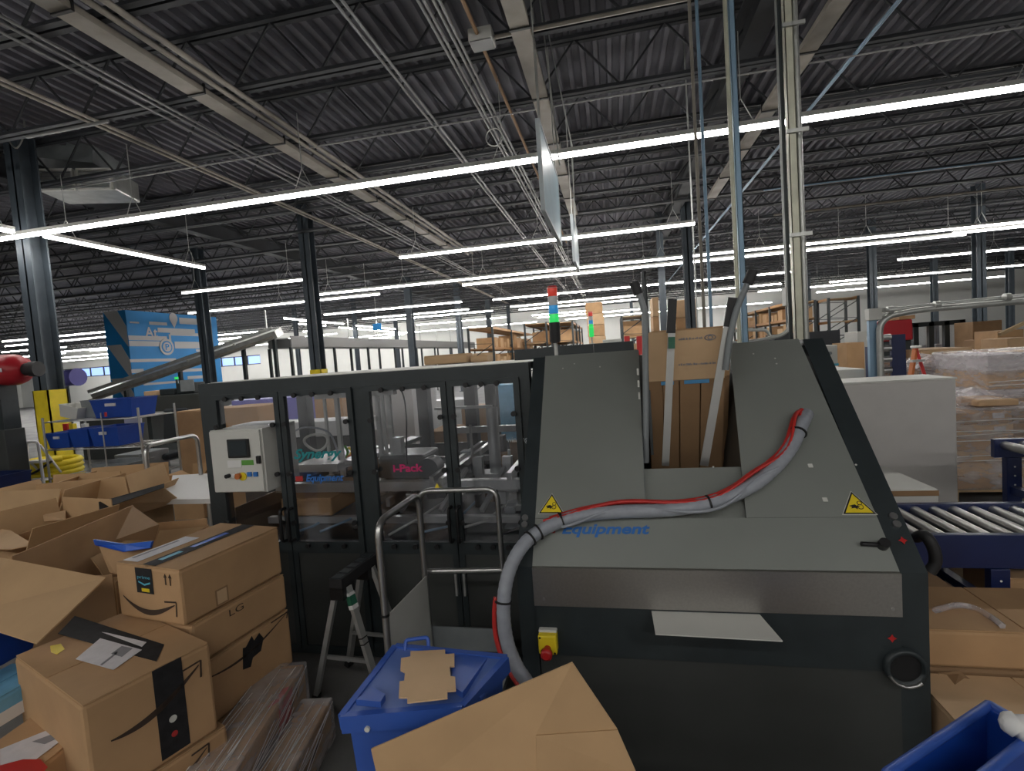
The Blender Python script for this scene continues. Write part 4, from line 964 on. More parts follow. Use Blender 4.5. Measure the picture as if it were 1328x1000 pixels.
m = MB(); a, b = P(640, 858, Z=ZB-.03), P(606, 905, Z=ZB-.04); m.tube([P(652, 856, Z=.77), P(618, 908, Z=.76)], .016, 10); m.build('hinge_bar', 'blue_bin', t)
m = MB(); 
top = [cc+(v-cc)*.93 for v in q]; bot = [V((cc.x+(v.x-cc.x)*.72, cc.y+(v.y-cc.y)*.72, .03)) for v in q]
top = [V((v.x, v.y, ZB-.05)) for v in top]
m.add(bot+top, [(3, 2, 1, 0), (4, 5, 6, 7)]+[(i, (i+1) % 4, (i+1) % 4+4, i+4) for i in range(4)]); m.build('body', 'blue_bin', t)
m = MB(); w1 = bot[1].lerp(bot[2], .1)+V((.0, 0, .04)); w2 = bot[1].lerp(bot[2], .9)+V((0, 0, .04))
for ww in (w1, w2): m.tube([ww-V((.0, .02, 0)), ww+V((0, .02, 0))], .07, 16)
m.build('wheel', 'rubber', t)
m = MB(); c = P(480, 940, Z=.74); m.tube([c+V((0, -.012, 0)), c+V((0, -.018, 0))], .007, 10); m.build('rivet', 'cream', t)
outl = [(533, 853), (578, 851), (578, 857), (590, 856), (590, 873), (584, 873), (585, 886), (591, 887), (592, 905), (581, 906), (581, 915), (529, 921), (529, 914), (518, 914), (519, 893), (525, 892), (526, 881), (520, 878), (521, 862), (533, 860)]
m = MB(); m.poly([lp(a, b, .022) for a, b in outl], .004, (0, 0, -1)); tag(m.build('carton_blank', 'card_light'), 'small die-cut tan carton blank lying flat on the blue bin lid', 'cardboard')

# ------------------------------------------------------------------ tubular cart behind the bin
cz = .22
def yz(px, py, Y): return P(px, py, Y=Y)
t = thing('platform_cart', 'silver tubular platform cart with grey side sheet, in front of the glazed doors', 'cart', (-.78, 2.05, 0))
bl, br = yz(551, 741, 2.25), yz(652, 739, 2.25)
tl, tr = yz(548, 637, 2.25), yz(641, 634, 2.25)
xl, xr = bl.x, br.x
m = MB(); m.tube(roundpath([(xl, 2.25, cz), (xl, 2.25, tl.z), (xr, 2.25, tr.z), (xr, 2.25, cz)], .06), .0125, 10); m.build('back_loop', 'steel_bright', t)
m = MB(); m.tube([(xl, 2.25, bl.z), (xr, 2.25, br.z)], .0125, 10); m.build('cross_rail', 'steel_bright', t)
n_ = yz(487, 690, 1.78); fr = yz(543, 648, 2.21)
m = MB(); m.tube(roundpath([(n_.x, 1.80, cz), (n_.x, 1.80, n_.z+.03), (fr.x, 2.21, n_.z+.03), (fr.x, 2.21, cz)], .07), .0145, 10); m.build('side_loop', 'steel_bright', t)
a = yz(503, 798, 1.80); b = yz(553, 742, 2.22)
m = MB(); m.poly([V((n_.x+.012, 1.80, a.z)), V((fr.x+.012, 2.21, bl.z)), V((fr.x+.012, 2.21, cz)), V((n_.x+.012, 1.80, cz))], .004); m.build('side_sheet', 'cream', t)
m = MB(); pa = yz(560, 812, 2.24); m.b2((xl+.02, 2.235, .25), (xr-.01, 2.243, pa.z)); m.build('back_sheet', 'grey_plastic', t)
m = MB(); m.b2((n_.x, 1.80, cz-.03), (xr+.02, 2.27, cz)); m.build('deck', 'alu', t)
for x, y in ((n_.x+.08, 1.88), (xr-.06, 1.88), (n_.x+.15, 2.2), (xr-.06, 2.2)):
    m = MB(); m.tube([(x-.015, y, .06), (x+.015, y, .06)], .06, 14); o = m.build('caster', 'rubber', t); m = MB(); m.b2((x-.025, y-.02, .06), (x-.018, y+.02, cz-.03)); m.b2((x+.018, y-.02, .06), (x+.025, y+.02, cz-.03)); m.b2((x-.025, y-.02, .14), (x+.025, y+.02, cz-.03)); m.build('caster_fork', 'galv', o)
m = MB(); m.tube([(n_.x, 1.80, a.z+.005), (n_.x, 1.80, a.z-.005)], .017, 10); m.build('clamp', 'black', t)

# ------------------------------------------------------------------ folding step trestle
t = thing('folding_trestle', 'dark-topped folding trestle with taped aluminium legs, left of the tubular cart', 'trestle', (-1.3, 2.25, 0))
a2 = P(435, 758, Y=2.1); b2 = P(482, 722, Y=2.42); b2.z = a2.z
m = MB(); m.bar(a2, b2, .07, .05); m.build('top_beam', 'rubber', t)
for k in range(5): c = a2.lerp(b2, .08+.2*k)+V((0, 0, .026)); m = MB(); m.bar(c-(b2-a2).normalized()*.022, c+(b2-a2).normalized()*.022, .05, .006); m.build('grip_pad', 'frame_dark', t)
dv = (b2-a2).normalized(); sd = V((dv.y, -dv.x, 0))
for c, s_ in ((a2+dv*.05, 1), (b2-dv*.05, -1)):
    for s in (-1, 1):
        f_ = c+sd*s*.19-dv*s_*.03; f_.z = 0.02; top_ = c+sd*s*.03-V((0, 0, .03))
        m = MB(); m.bar(top_, f_, .032, .022); lg = m.build('leg', 'alu', t)
        m = MB(); dl = (f_-top_).normalized(); m.bar(f_-dl*.03, f_, .04, .03); m.build('foot', 'rubber', lg)
        if s_ == 1 and s == 1:
            m = MB(); m.bar(top_+dl*.03, top_+dl*.10, .036, .026); m.build('green_tape', 'green_dark', lg); m = MB(); m.bar(top_+dl*.03, top_+dl*.045, .037, .027); m.bar(top_+dl*.09, top_+dl*.11, .037, .027); m.build('white_tape', 'white', lg)
            m = MB(); m.bar(top_+dl*.25, top_+dl*.255, .036, .026); m.bar(top_+dl*.28, top_+dl*.285, .036, .026); m.build('black_mark', 'black', lg)
    m = MB(); m.bar(c+sd*.12-V((0, 0, .40)), c-sd*.12-V((0, 0, .40)), .015, .015); m.build('spreader', 'alu', t)
    m = MB(); m.box(c-V((0, 0, .05)), (.10, .07, .06), Rz(math.atan2(dv.y, dv.x))); m.build('hinge_block', 'black', t)

# ------------------------------------------------------------------ hose bundle on the hood
path = [(1046, 537), (1040, 550), (1026, 580), (1004, 607), (975, 630), (930, 650), (870, 661), (800, 664), (748, 670), (705, 686), (678, 708), (660, 742), (653, 785), (657, 830), (670, 865), (688, 900)]
pts = []
for i, (a, b) in enumerate(path):
    if a >= 1040: pts.append(SL(a, b, .0 if a > 1044 else .035))
    elif a > 700: pts.append(SL(a, b, .04))
    else: pts.append(P(a, b, Y={678: 1.80, 660: 1.735, 653: 1.70, 657: 1.69, 670: 1.67, 688: 1.64}[a]))
pts.append(V((pts[-1].x+.02, 1.60, .25))); pts.append(V((pts[-1].x+.05, 1.55, .03)))
sm = smooth_path(pts, 10)
t = thing('hose_bundle', 'thick grey corrugated hose with red tubes sweeping across the steel hood', 'hose', (pts[-1].x, pts[-1].y, 0))
m = MB(); m.tube(sm, .026, 14, rib=.05); m.build('corrugated_hose', 'hose_grey', t)
def off_path(o1, r, mm, nm, s0, s1, wob=.0):
    pp = []
    for i in range(s0, min(s1, len(sm))):
        d = (sm[min(i+1, len(sm)-1)]-sm[max(i-1, 0)]).normalized(); out = V((0, -.75, .66)); side = d.cross(out).normalized()
        pp.append(sm[i]+side*(o1[0]+wob*math.sin(i*.21))+out*o1[1])
    m = MB(); m.tube(pp, r, 7); m.build(nm, mm, t)
N_ = len(sm)
off_path((.030, .002), .0075, 'hose_red', 'red_tube', 2, 88, .006); off_path((.020, .018), .0065, 'hose_red', 'red_tube', 0, 86, .012)
off_path((.026, .012), .006, 'hose_red', 'red_tube', 30, 90, .012)
off_path((-.014, .020), .006, 'hose_grey', 'grey_tube', 30, 86, .02)
off_path((.032, .0), .009, 'hose_red', 'red_tube', 118, N_-6, .004)
m = MB(); m.tube([sm[0]+V((-.02, 0, .02)), sm[6]+V((-.018, -.01, .014)), sm[12]+V((-.01, -.01, -.02))], .007, 8); m.build('red_tube', 'hose_red', t)
for i in (14, 52, 84, 92, 119, 96):
    if i < N_-2:
        d = (sm[i+1]-sm[i-1]).normalized(); m = MB(); m.tube([sm[i]-d*.003, sm[i]+d*.003], .032, 14); m.build('cable_tie', 'black', t)
i = 84; m = MB(); m.bar(sm[i]+V((0, -.03, .02)), sm[i]+V((-.012, -.035, .045)), .004); m.build('tie_tail', 'black', t)
# ------------------------------------------------------------------ posts and conduits rising from behind the hood
def vert(px, py, Y, w, mm, label, top=5.55, z0=None, shape='tube', name='vertical_conduit', cat='conduit'):
    b = P(px, py, Y=Y); zb = z0 if z0 is not None else b.z
    m = MB()
    if shape == 'tube': m.tube([(b.x, Y, zb), (b.x, Y, top)], w/2, 10)
    else:
        m.b2((b.x-w/2, Y-w/2, zb), (b.x+w/2, Y-w/2+.004, top)); m.b2((b.x-w/2, Y-w/2, zb), (b.x-w/2+.004, Y+w/2, top)); m.b2((b.x+w/2-.004, Y-w/2, zb), (b.x+w/2, Y+w/2, top))
    o = m.build(name, mm); tag(o, label, cat)
    return b
pb = vert(1036, 440, 3.05, .041, 'conduit_yellow', 'yellowish slotted strut post, centre of the thick post bundle rising from the hood', z0=1.6, shape='u', name='strut_post', cat='post')
vert(1045, 440, 3.10, .036, 'galv', 'pale round conduit on the right of the thick post bundle', z0=1.6)
vert(1026, 440, 3.12, .020, 'frame_dark', 'dark narrow post on the left of the thick post bundle', z0=1.6)
for z in (3.3, 2.75, 2.2, 4.1):
    m = MB(); m.box((pb.x+.02, 3.02, z), (.11, .012, .02)); m.tube([(pb.x-.03, 3.02, z), (pb.x+.07, 3.02, z)], .006, 6); tag(m.build('pipe_clamp', 'galv'), 'small metal clamp tying the thick post bundle together', 'clamp', 'clamps on the thick post bundle')
vert(966, 440, 3.3, .034, 'conduit_blue', 'blue-grey post rising behind the right handle tube', z0=0, shape='u', name='strut_post', cat='post')
vert(959, 440, 3.25, .024, 'conduit_yellow', 'pale yellowish conduit beside the blue-grey post, behind the right handle tube', z0=0, top=4.4)
vert(923, 430, 3.6, .022, 'conduit_blue', 'blue-grey conduit in the pair behind the middle of the carton hopper', z0=0)
vert(914, 430, 3.6, .022, 'beige_tray', 'pale conduit in the pair behind the middle of the carton hopper', z0=0)
vert(905, 430, 7, .02, 'galv', 'thin pale conduit left of the pair behind the carton hopper', z0=0)
vert(840, 430, 4.2, .03, 'frame_dark', 'thin dark post behind the left handle tube', z0=0, top=2.2, name='thin_post', cat='post')
Y = 3.4; a = P(1016, 373, Y=Y); b = P(1029, 396, Y=Y)
t = thing('junction_box', 'pale grey junction box fixed beside the thick post bundle above the hood', 'junction box', (a.x, Y, b.z)); m = MB(); m.b2((a.x, Y-.04, b.z), (b.x, Y+.04, a.z), bev=.006); m.build('box', 'led_body', t)
m = MB(); m.b2((a.x+.006, Y-.045, b.z+.006), (b.x-.006, Y-.0405, a.z-.006)); m.build('cover', 'cream', t)
c = P(1021, 373, Y=Y); m = MB(); m.tube([c, (c.x, Y, 5.5)], .013, 8); tag(m.build('vertical_conduit', 'galv'), 'thin conduit rising from the pale junction box above the hood', 'conduit')
m = MB(); m.tube(roundpath([P(1024, 397, Y=Y), P(1025, 432, Y=Y), P(985, 442, Y=Y), P(938, 446, Y=Y)], .14, 8), .012, 8); tag(m.build('bent_conduit', 'galv'), 'bent pale conduit sweeping down from the junction box behind the hood top', 'conduit')
m = MB(); m.tube(roundpath([P(1000, 440, Y=4.2), P(995, 428, Y=4.2), P(960, 428, Y=4.2), P(935, 432, Y=4.2)], .1, 6), .012, 8); tag(m.build('bent_conduit', 'galv'), 'second bent pale conduit, farther behind the hood top', 'conduit')
# right pipe post
Y = 4.9; t = thing('pipe_post', 'grey strut post with bent pipes running right, behind the white cabinet', 'post', (P(1133, 480, Y=Y).x, Y, 0))
a = P(1130, 402, Y=Y); m = MB(); m.b2((a.x-.03, Y-.02, 0), (a.x+.03, Y+.02, a.z)); m.build('strut', 'conduit_blue', t)
a = P(1131, 408, Y=Y); m = MB(); m.b2((a.x-.05, Y-.06, a.z-.05), (a.x+.05, Y+.02, a.z+.05), bev=.006); m.build('junction_box', 'led_body', t)
b0 = P(1142, 480, Y=Y-.05); m = MB(); m.tube(roundpath([(b0.x, Y-.05, .3), P(1140, 412, Y=Y-.05), P(1190, 402, Y=Y-.05), P(1420, 383, Y=Y-.05)], .35, 8), .026, 10); m.build('bent_pipe', 'galv', t)
m = MB(); m.tube([P(1136, 403, Y=Y), P(1420, 374, Y=Y)], .018, 8); m.build('straight_pipe', 'galv', t)
m = MB(); m.tube(roundpath([P(1136, 409, Y=Y-.03), P(1152, 409, Y=Y-.03), P(1155, 403, Y=Y-.03), P(1185, 399, Y=Y-.03), P(1420, 376, Y=Y-.03)], .05), .012, 8); m.build('thin_pipe', 'galv', t)
for px in (1154, 1215, 1306): c = P(px, 402-(px-1154)*.11, Y=Y-.06); m = MB(); m.tube([c-V((.02, 0, 0)), c+V((.02, 0, 0))], .032, 10); m.build('coupling', 'galv', t)

# ------------------------------------------------------------------ right side: cabinets and conveyors
def simplebox(name, lo, hi, mm, label, cat, bev=.01, group=None):
    m = MB(); m.b2(lo, hi, bev=bev); o = m.build(name, mm); return tag(o, label, cat, group)
a = P(1078, 500, Y=3.7); b = P(1240, 489, Y=3.7); bb = P(1243, 658, Y=3.7)
t = thing('white_cabinet', 'large plain off-white cabinet behind the roller conveyor, right of the hood', 'cabinet', ((a.x+b.x)/2-.3, 4.0, 0))
m = MB(); m.b2((a.x-.6, 3.7, .05), (b.x, 4.05, b.z-.012), bev=.008); m.build('body', 'cabinet_grey', t)
m = MB(); m.b2((a.x-.6, 3.695, b.z-.012), (b.x+.003, 4.06, b.z)); m.build('top', 'cream', t)
m = MB(); m.b2((a.x-.5, 3.72, 0), (b.x-.05, 4.0, .05)); m.build('plinth', 'frame_dark', t)
a = P(1130, 636, Y=2.92); b = P(1218, 634, Y=2.92); c = P(1216, 656, Y=2.92)
t = thing('conveyor_cover', 'low cream sheet-metal cover beside the hood, above the roller conveyor', 'cover', (1.4, 3.1, c.z))
m = MB(); m.b2((a.x-.3, 2.92, c.z-.02), (b.x, 3.45, b.z), bev=.012); m.build('cover', 'cream', t)
m = MB(); m.b2((a.x-.3, 2.914, b.z-.035), (b.x-.004, 2.919, b.z-.008)); m.build('brown_strip', 'card_dark', t)
for x in (a.x, b.x-.03): m = MB(); m.b2((x-.02, 3.0, 0), (x+.02, 3.04, c.z-.02)); m.build('leg', 'frame_dark', t)
def conveyor(label, x0, x1, y0, y1, z, mm='navy', legs=(), side=.16, pitch=.085, th=.04):
    t = thing('roller_conveyor', label, 'conveyor', ((x0+x1)/2, (y0+y1)/2, 0))
    for y, s in ((y0, -1), (y1, 1)): m = MB(); m.b2((x0, y-.0+(-.03 if s < 0 else 0), z-side), (x1, y+(.0 if s < 0 else .03), z+.012), bev=.003); m.build('side_rail', mm, t)
    x = x0+.05
    while x < x1-.03:
        m = MB(); m.tube([(x, y0, z-.022), (x, y1, z-.022)], .024, 12); m.build('roller', 'steel_bright', t); x += pitch
    for lx in legs:
        for y in (y0-.015, y1+.015):
            m = MB(); m.b2((lx-.035, y-.02, 0), (lx+.035, y+.02, z-side), bev=.003); lg = m.build('leg', mm, t)
            for k in range(5): zz = z-side-.05-.05*k; m = MB(); m.tube([(lx, y-.021, zz), (lx, y-.0225, zz)], .005, 6); m.build('bolt_hole', 'cream', lg)
        m = MB(); m.b2((lx-.02, y0, z-side-.2), (lx+.02, y1, z-side-.16)); m.build('cross_brace', mm, t)
    return t
zc = .755
r1 = P(1240, 694, Z=zc); r2 = P(1300, 656, Z=zc); rb = P(1290, 734, Y=r1.y)
conveyor('navy-railed roller conveyor entering the right side of the hood', .97, 3.0, r1.y, r2.y, zc, legs=(P(1290, 745, Y=r1.y).x, 2.7), side=zc-rb.z)
m = MB(); 
m.tube(smooth_path([P(1188, 697, Y=2.3), P(1200, 695, Y=2.22), P(1211, 712, Y=2.2), P(1213, 730, Y=2.2), P(1205, 742, Y=2.2)]), .022, 10); tag(m.build('cable_bundle', 'rubber'), 'black cable bundle bulging between hood and roller conveyor', 'cable')
c1_ = P(1286, 572, Z=1.0); 
conveyor('short dark roller conveyor end at the right edge, in front of the wrapped pallets', c1_.x, c1_.x+1.6, c1_.y-.30, c1_.y-.02, 1.0, legs=(c1_.x+.09,), side=.09)
# cartons right of the hood under the conveyor
def cart_ax(label, x0, x1, y0, y1, z0, z1, mm='card', name='cardboard_box', parts=True, group=None):
    return carton(label, V((x0, y0, 0)), V((1, 0, 0)), V((0, 1, 0)), x1-x0, y1-y0, z0, z1, mm, group, parts, name)
a = P(1210, 817, Y=2.0); b = P(1210, 866, Y=2.0)
cart_ax('wide brown carton right of the hood, under the roller conveyor with loose film on top', .985, 1.75, 2.0, 2.35, b.z, a.z, 'card')
m = MB(); m.tube(smooth_path([P(1212, 792, Z=a.z+.01), P(1240, 785, Z=a.z+.02), P(1262, 788, Z=a.z+.01), P(1285, 800, Z=a.z+.012), P(1300, 812, Z=a.z+.01)]), .012, 5); tag(m.build('loose_film', 'wrap_light'), 'strip of loose shiny film on the wide brown carton right of the hood', 'film')
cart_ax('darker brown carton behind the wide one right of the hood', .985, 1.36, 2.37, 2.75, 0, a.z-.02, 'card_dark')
cart_ax('brown carton beyond the first roller conveyor leg', 1.62, 2.1, 2.52, 2.78, 0, a.z-.04, 'card')
a2 = P(1212, 915, Y=1.72); cart_ax('low tan carton right of the hood at the bottom edge, beside the blue tote', .985, 1.6, 1.72, 1.98, 0, P(1250, 905, Y=1.85).z, 'card_light')
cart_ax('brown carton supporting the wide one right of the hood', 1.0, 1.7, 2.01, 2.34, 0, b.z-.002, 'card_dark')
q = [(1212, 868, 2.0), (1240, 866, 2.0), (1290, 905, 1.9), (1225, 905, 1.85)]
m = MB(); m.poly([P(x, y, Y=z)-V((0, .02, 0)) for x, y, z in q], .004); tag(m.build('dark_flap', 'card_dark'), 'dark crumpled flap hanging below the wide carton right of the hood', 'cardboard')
simplebox('white_carton', (1.62, 2.98, .0), (2.3, 3.4, .50), 'cream', 'white carton on the floor beyond the roller conveyor legs', 'box')
# blue tote bottom right
pa, pb_, pc_ = P(1150, 1004, d=.95), P(1283, 914, d=1.12), P(1345, 950, d=1.02)
t = thing('blue_tote', 'bright blue tote at the bottom right corner with white film inside', 'tote', (pb_.x, pb_.y-.1, 0))
dwn = V((0, 0, -.32)); fwd = V((0, -.05, 0))
m = MB(); pd_ = pa+(pc_-pb_)
top = [pa, pb_, pc_, pd_]; inn = [v+((pa+pb_+pc_+pd_)/4-v)*.08 for v in top]; cbt = (pa+pb_+pc_+pd_)/4; bt = [cbt+(v-cbt)*.8+dwn for v in top]; bti = [cbt+(v-cbt)*.74+dwn+V((0, 0, .01)) for v in top]
m.add(bt+top+inn+bti, [(3, 2, 1, 0)]+[(r*4+i, r*4+(i+1) % 4, (r+1)*4+(i+1) % 4, (r+1)*4+i) for r in range(3) for i in range(4)]+[(12, 13, 14, 15)]); m.build('body', 'blue_tote', t)
m = MB()
for i in range(4): m.tube([top[i], top[(i+1) % 4]], .010, 8)
m.build('rim', 'blue_bin', t)
m = MB(); c = P(1322, 955, d=1.0); m.tube(smooth_path([c+V((-.03, 0, .03)), c+V((.02, 0, .01)), c+V((.05, .0, -.04))]), [.006, .018, .024, .017, .026, .019, .028, .018, .027, .020, .026, .015, .008], 7); tag(m.build('white_film', 'white'), 'crumpled white film in the bottom right blue tote', 'film')
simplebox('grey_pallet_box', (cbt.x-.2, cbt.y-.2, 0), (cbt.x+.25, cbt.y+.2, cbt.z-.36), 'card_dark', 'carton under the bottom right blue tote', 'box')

# roller column, navy plate, cabinets behind
Y = 5.4; a = P(1145, 435, Y=Y); b = P(1176, 492, Y=Y); 
t = thing('stacked_conveyor', 'upended navy conveyor section with a column of silver rollers, behind the pipe post', 'conveyor', ((a.x+b.x)/2, Y, 0))
pl = P(1156, 440, Y=Y).x; m = MB(); m.b2((pl, Y, .0), (b.x, Y+.04, a.z), bev=.004); m.build('side_rail', 'navy', t)
x0 = P(1124, 440, Y=Y).x
m = MB(); m.b2((x0, Y, 0), (x0+.02, Y+.04, a.z-.1)); m.build('side_rail', 'navy', t)
z = a.z-.02
while z > .2: m = MB(); m.tube([(x0+.02, Y+.02, z), (pl, Y+.02, z)], .03, 12); m.build('roller', 'steel_bright', t); z -= .105
Y = 6.2; a = P(1058, 449, Y=Y); b = P(1087, 480, Y=Y)
t = thing('control_cabinet', 'pale grey control cabinet with small dial and blue label, behind the hood right edge', 'cabinet', (a.x, Y, 0)); m = MB(); m.b2((a.x-.3, Y, .3), (b.x, Y+.3, a.z), bev=.006); m.build('body', 'cream', t)
c = P(1076, 458, Y=Y-.001); m = MB(); m.tube([c, c+V((0, -.02, 0))], .018, 10); m.build('dial', 'grey_plastic', t); c = P(1080, 473, Y=Y-.002); m = MB(); m.box(c, (.12, .003, .025)); m.build('blue_label', 'cyan', t)
m = MB(); m.b2((a.x-.2, Y+.05, 0), (b.x-.05, Y+.2, .3)); m.build('plinth', 'frame_dark', t)
Y = 5.0; a = P(1065, 483, Y=Y); b = P(1122, 478, Y=Y); simplebox('long_cabinet', (a.x-.4, Y, 0), (b.x, Y+.7, b.z), 'cream', 'low cream machine cover between the hood and the pipe post', 'cabinet')
Y = 9; a = P(1056, 430, Y=Y); b = P(1091, 470, Y=Y); simplebox('dark_cabinet', (a.x-.6, Y, 0), (b.x, Y+.5, a.z), 'joist', 'dark grey cabinet behind the pale control cabinet', 'cabinet')
Y = 8; a = P(1098, 445, Y=Y); b = P(1122, 475, Y=Y); cart_ax('open brown carton between dark cabinet and pipe post', a.x, b.x, Y, Y+.5, 0, a.z, 'card')
a = P(1112, 430, Y=9.5); b = P(1127, 460, Y=9.5); simplebox('grey_cabinet', (a.x, 9.5, 0), (b.x+.1, 10, a.z), 'cream', 'narrow pale cabinet just left of the pipe post', 'cabinet')
# orange step ladder
Y = 6.8; a = P(1180, 452, Y=Y); b = P(1203, 478, Y=Y); t = thing('step_ladder', 'orange and white step ladder behind the navy conveyor section', 'ladder', ((a.x+b.x)/2, Y, 0))
for x_, xx in ((a.x+.06, a.x-.25), (b.x-.12, b.x+.2)):
    m = MB(); m.bar((x_, Y, a.z), (xx, Y-.1, 0), .05, .03); m.build('rail', 'orange' if x_ == a.x+.06 else 'red', t)
for k in range(5): z = a.z-.25*(k+.6); m = MB(); m.b2((a.x-.05*k, Y-.05, z-.015), (b.x+.04*k-.05, Y+.02, z+.015)); m.build('step', 'alu', t)
m = MB(); m.b2((a.x+.03, Y-.06, a.z), (b.x-.08, Y+.06, a.z+.03), bev=.01); m.build('top_cap', 'white', t)

# wrapped pallets on the right
def pallet(label, x0, x1, y0, y1, z1, rows=5, cols=3, wrapm='wrap', mix=('card', 'card_light', 'card_dark'), lab=True, seed=1):
    t = thing('wrapped_pallet', label, 'pallet', ((x0+x1)/2, (y0+y1)/2, 0)); rnd = random.Random(seed)
    m = MB()
    for k in range(5): yy = y0+(y1-y0)*k/4.6; m.b2((x0, yy, .10), (x1, yy+.08, .12))
    for k in range(3): xx = x0+(x1-x0-.08)*k/2; m.b2((xx, y0, 0), (xx+.08, y1, .10))
    m.build('wooden_pallet', 'wood', t)
    h = (z1-.125)/rows
    for r in range(rows):
        for c in range(cols):
            a = x0+(x1-x0)*c/cols; b = x0+(x1-x0)*(c+1)/cols; j = rnd.uniform(-.01, .01)
            m = MB(); m.b2((a+.004, y0+.02+j, .125+h*r), (b-.004, y1-.02, .122+h*(r+1)-rnd.uniform(0, .02 if r == rows-1 else .002)), bev=.006); cb = m.build('carton', rnd.choice(mix), t)
            if lab and c % 2 == 0: m = MB(); m.b2((b-.16, y0+.012+j, .125+h*r+h*.35), (b-.07, y0+.0195+j, .125+h*r+h*.75)); m.build('label', 'paper', cb)
    m = MB(); m.box(((x0+x1)/2, (y0+y1)/2, (z1+.13)/2), (x1-x0+.03, y1-y0+.03, z1-.10), bev=.03); m.build('stretch_film', wrapm, t)
    for k in range(6):
        z = rnd.uniform(.3, z1); m = MB(); m.tube([(x0-.01, y0-.018, z), ((x0+x1)/2, y0-.022, z+rnd.uniform(-.05, .05)), (x1+.01, y0-.018, z+rnd.uniform(-.1, .1))], .004, 5); m.build('fold_highlight', 'white', t)  # white strands imitate highlights on the wrap folds
    return t
Y = 5.3; a = P(1246, 600, Y=Y); tz = P(1290, 532, Y=Y).z
pallet('film-wrapped pallet of brown cartons directly right of the white cabinet', a.x-.1, a.x+1.5, Y, Y+1.0, tz, rows=6, cols=3)
cart_ax('film-covered carton with white label on top of the near wrapped pallet', P(1268, 520, Y=Y+.1).x, P(1322, 520, Y=Y+.1).x, Y+.1, Y+.5, tz+.02, P(1290, 519, Y=Y+.1).z, 'card_light')
Y = 7.4; a = P(1190, 480, Y=Y); b = P(1275, 466, Y=Y); pallet('film-wrapped pallet with loose film on top, behind the white cabinet', a.x, b.x, Y, Y+1.1, b.z, rows=5, cols=3, seed=2, lab=False)
Y = 6.36; a = P(1282, 462, Y=Y); pallet('tall white film-wrapped pallet at the right edge, behind the conveyor end', a.x, a.x+1.5, Y, Y+.98, P(1300, 458, Y=Y).z, rows=6, cols=3, seed=3, lab=False, wrapm='wrap', mix=('card_light', 'paper', 'card_light'))
# loose film sheets draped on top
for (pts, Y, lb) in ((((1248, 515), (1260, 517), (1300, 512), (1330, 522), (1330, 535), (1246, 530)), 5.5, 'crumpled translucent film draped over the near wrapped pallet'), (((1190, 478), (1210, 460), (1240, 470), (1262, 462), (1250, 482), (1215, 488)), 7.3, 'crumpled film standing up at the left of the second wrapped pallet')):
    m = MB(); q = [P(x, y, Y=Y) for x, y in pts]; n = len(q); rnd = random.Random(len(pts)+int(Y))
    q2 = [v+V((0, .4, rnd.uniform(-.03, .05))) for v in q]; c0 = sum(q, V())/n; c1__ = sum(q2, V())/n
    m.add(q+q2+[c0+V((0, -.05, 0)), c1__], [(i, (i+1) % n, n+(i+1) % n, n+i) for i in range(n)]+[(2*n, (i+1) % n, i) for i in range(n)]+[(2*n+1, n+i, n+(i+1) % n) for i in range(n)]); tag(m.build('film_sheet', 'wrap_light'), lb, 'film')
Y = 9.5; cart_ax('long flat brown carton pile between ladder and yellow-guarded right column', P(1196, 455, Y=Y).x, P(1262, 455, Y=Y).x, Y, Y+1, 0, P(1230, 452, Y=Y).z, 'card_light')
for k, (x0, y0, x1, Y, mm) in enumerate(((1262, 416, 1300, 12.2, 'card_dark'), (1294, 428, 1328, 10.5, 'card'), (1306, 438, 1340, 9.6, 'card_light'), (1278, 440, 1300, 11, 'card_dark'))):
    cart_ax(('dark brown carton stack behind the yellow-guarded right column', 'brown carton stack at the right edge, upper', 'pale carton stack at the right edge, lower and nearer', 'small brown carton just right of the yellow column guard')[k], P(x0, 430, Y=Y).x, P(x1, 430, Y=Y).x, Y, Y+.6, 0, P((x0+x1)/2, y0, Y=Y).z, mm)
m = MB(); m.bar(P(1296, 434, Y=9.4), P(1330, 418, Y=9.4), .06, .05); tag(m.build('wooden_plank', 'wood'), 'slanting wooden plank leaning at the right edge above the carton stacks', 'plank')
# far dark machine
Y = 13; a = P(1165, 420, Y=Y); b = P(1252, 414, Y=Y); c = P(1252, 450, Y=Y)
t = thing('far_machine', 'distant dark-framed glazed machine left of the yellow-guarded right column', 'machine', ((a.x+b.x)/2, Y, 0)); x0, x1, zt_ = a.x, b.x, b.z
m = MB(); m.b2((x0, Y, zt_-.1), (x1, Y+1.2, zt_)); m.b2((x0, Y, 0), (x1, Y+1.2, .75))
for k in range(5): xx = x0+(x1-x0-.1)*k/4; m.b2((xx, Y, .7), (xx+.1, Y+.1, zt_))
m.build('frame', 'frame_dark', t)
m = MB(); m.b2((x0+.1, Y+.03, .75), (x1-.1, Y+.04, zt_-.1)); m.build('clear_pane', 'clear_panel', t)
for k in range(6): xx = x0+.3+(x1-x0-.6)*k/5.5; m = MB(); m.b2((xx, Y+.4, .75), (xx+.22, Y+.7, .75+.25+.12*(k % 3))); m.build('drive_unit', ('alu', 'black', 'paper')[k % 3], t)
m = MB(); m.b2((x0+.1, Y-.02, .62), (x1-.6, Y, .70)); m.build('pale_strip', 'cream', t)
Y = 10; a = P(1145, 418, Y=Y); b = P(1184, 424, Y=Y); t = thing('red_topped_machine', 'dark machine with a red top behind the bent pipe, right of the pipe post', 'machine', ((a.x+b.x)/2, Y+.3, 0))
m = MB(); m.b2((a.x, Y, 1.45), (b.x, Y+.6, a.z+.02), bev=.02); m.build('red_top', 'red_paint', t); m = MB(); m.b2((a.x, Y+.05, 0), (b.x, Y+.55, 1.448), bev=.01); m.build('housing', 'frame_dark', t)
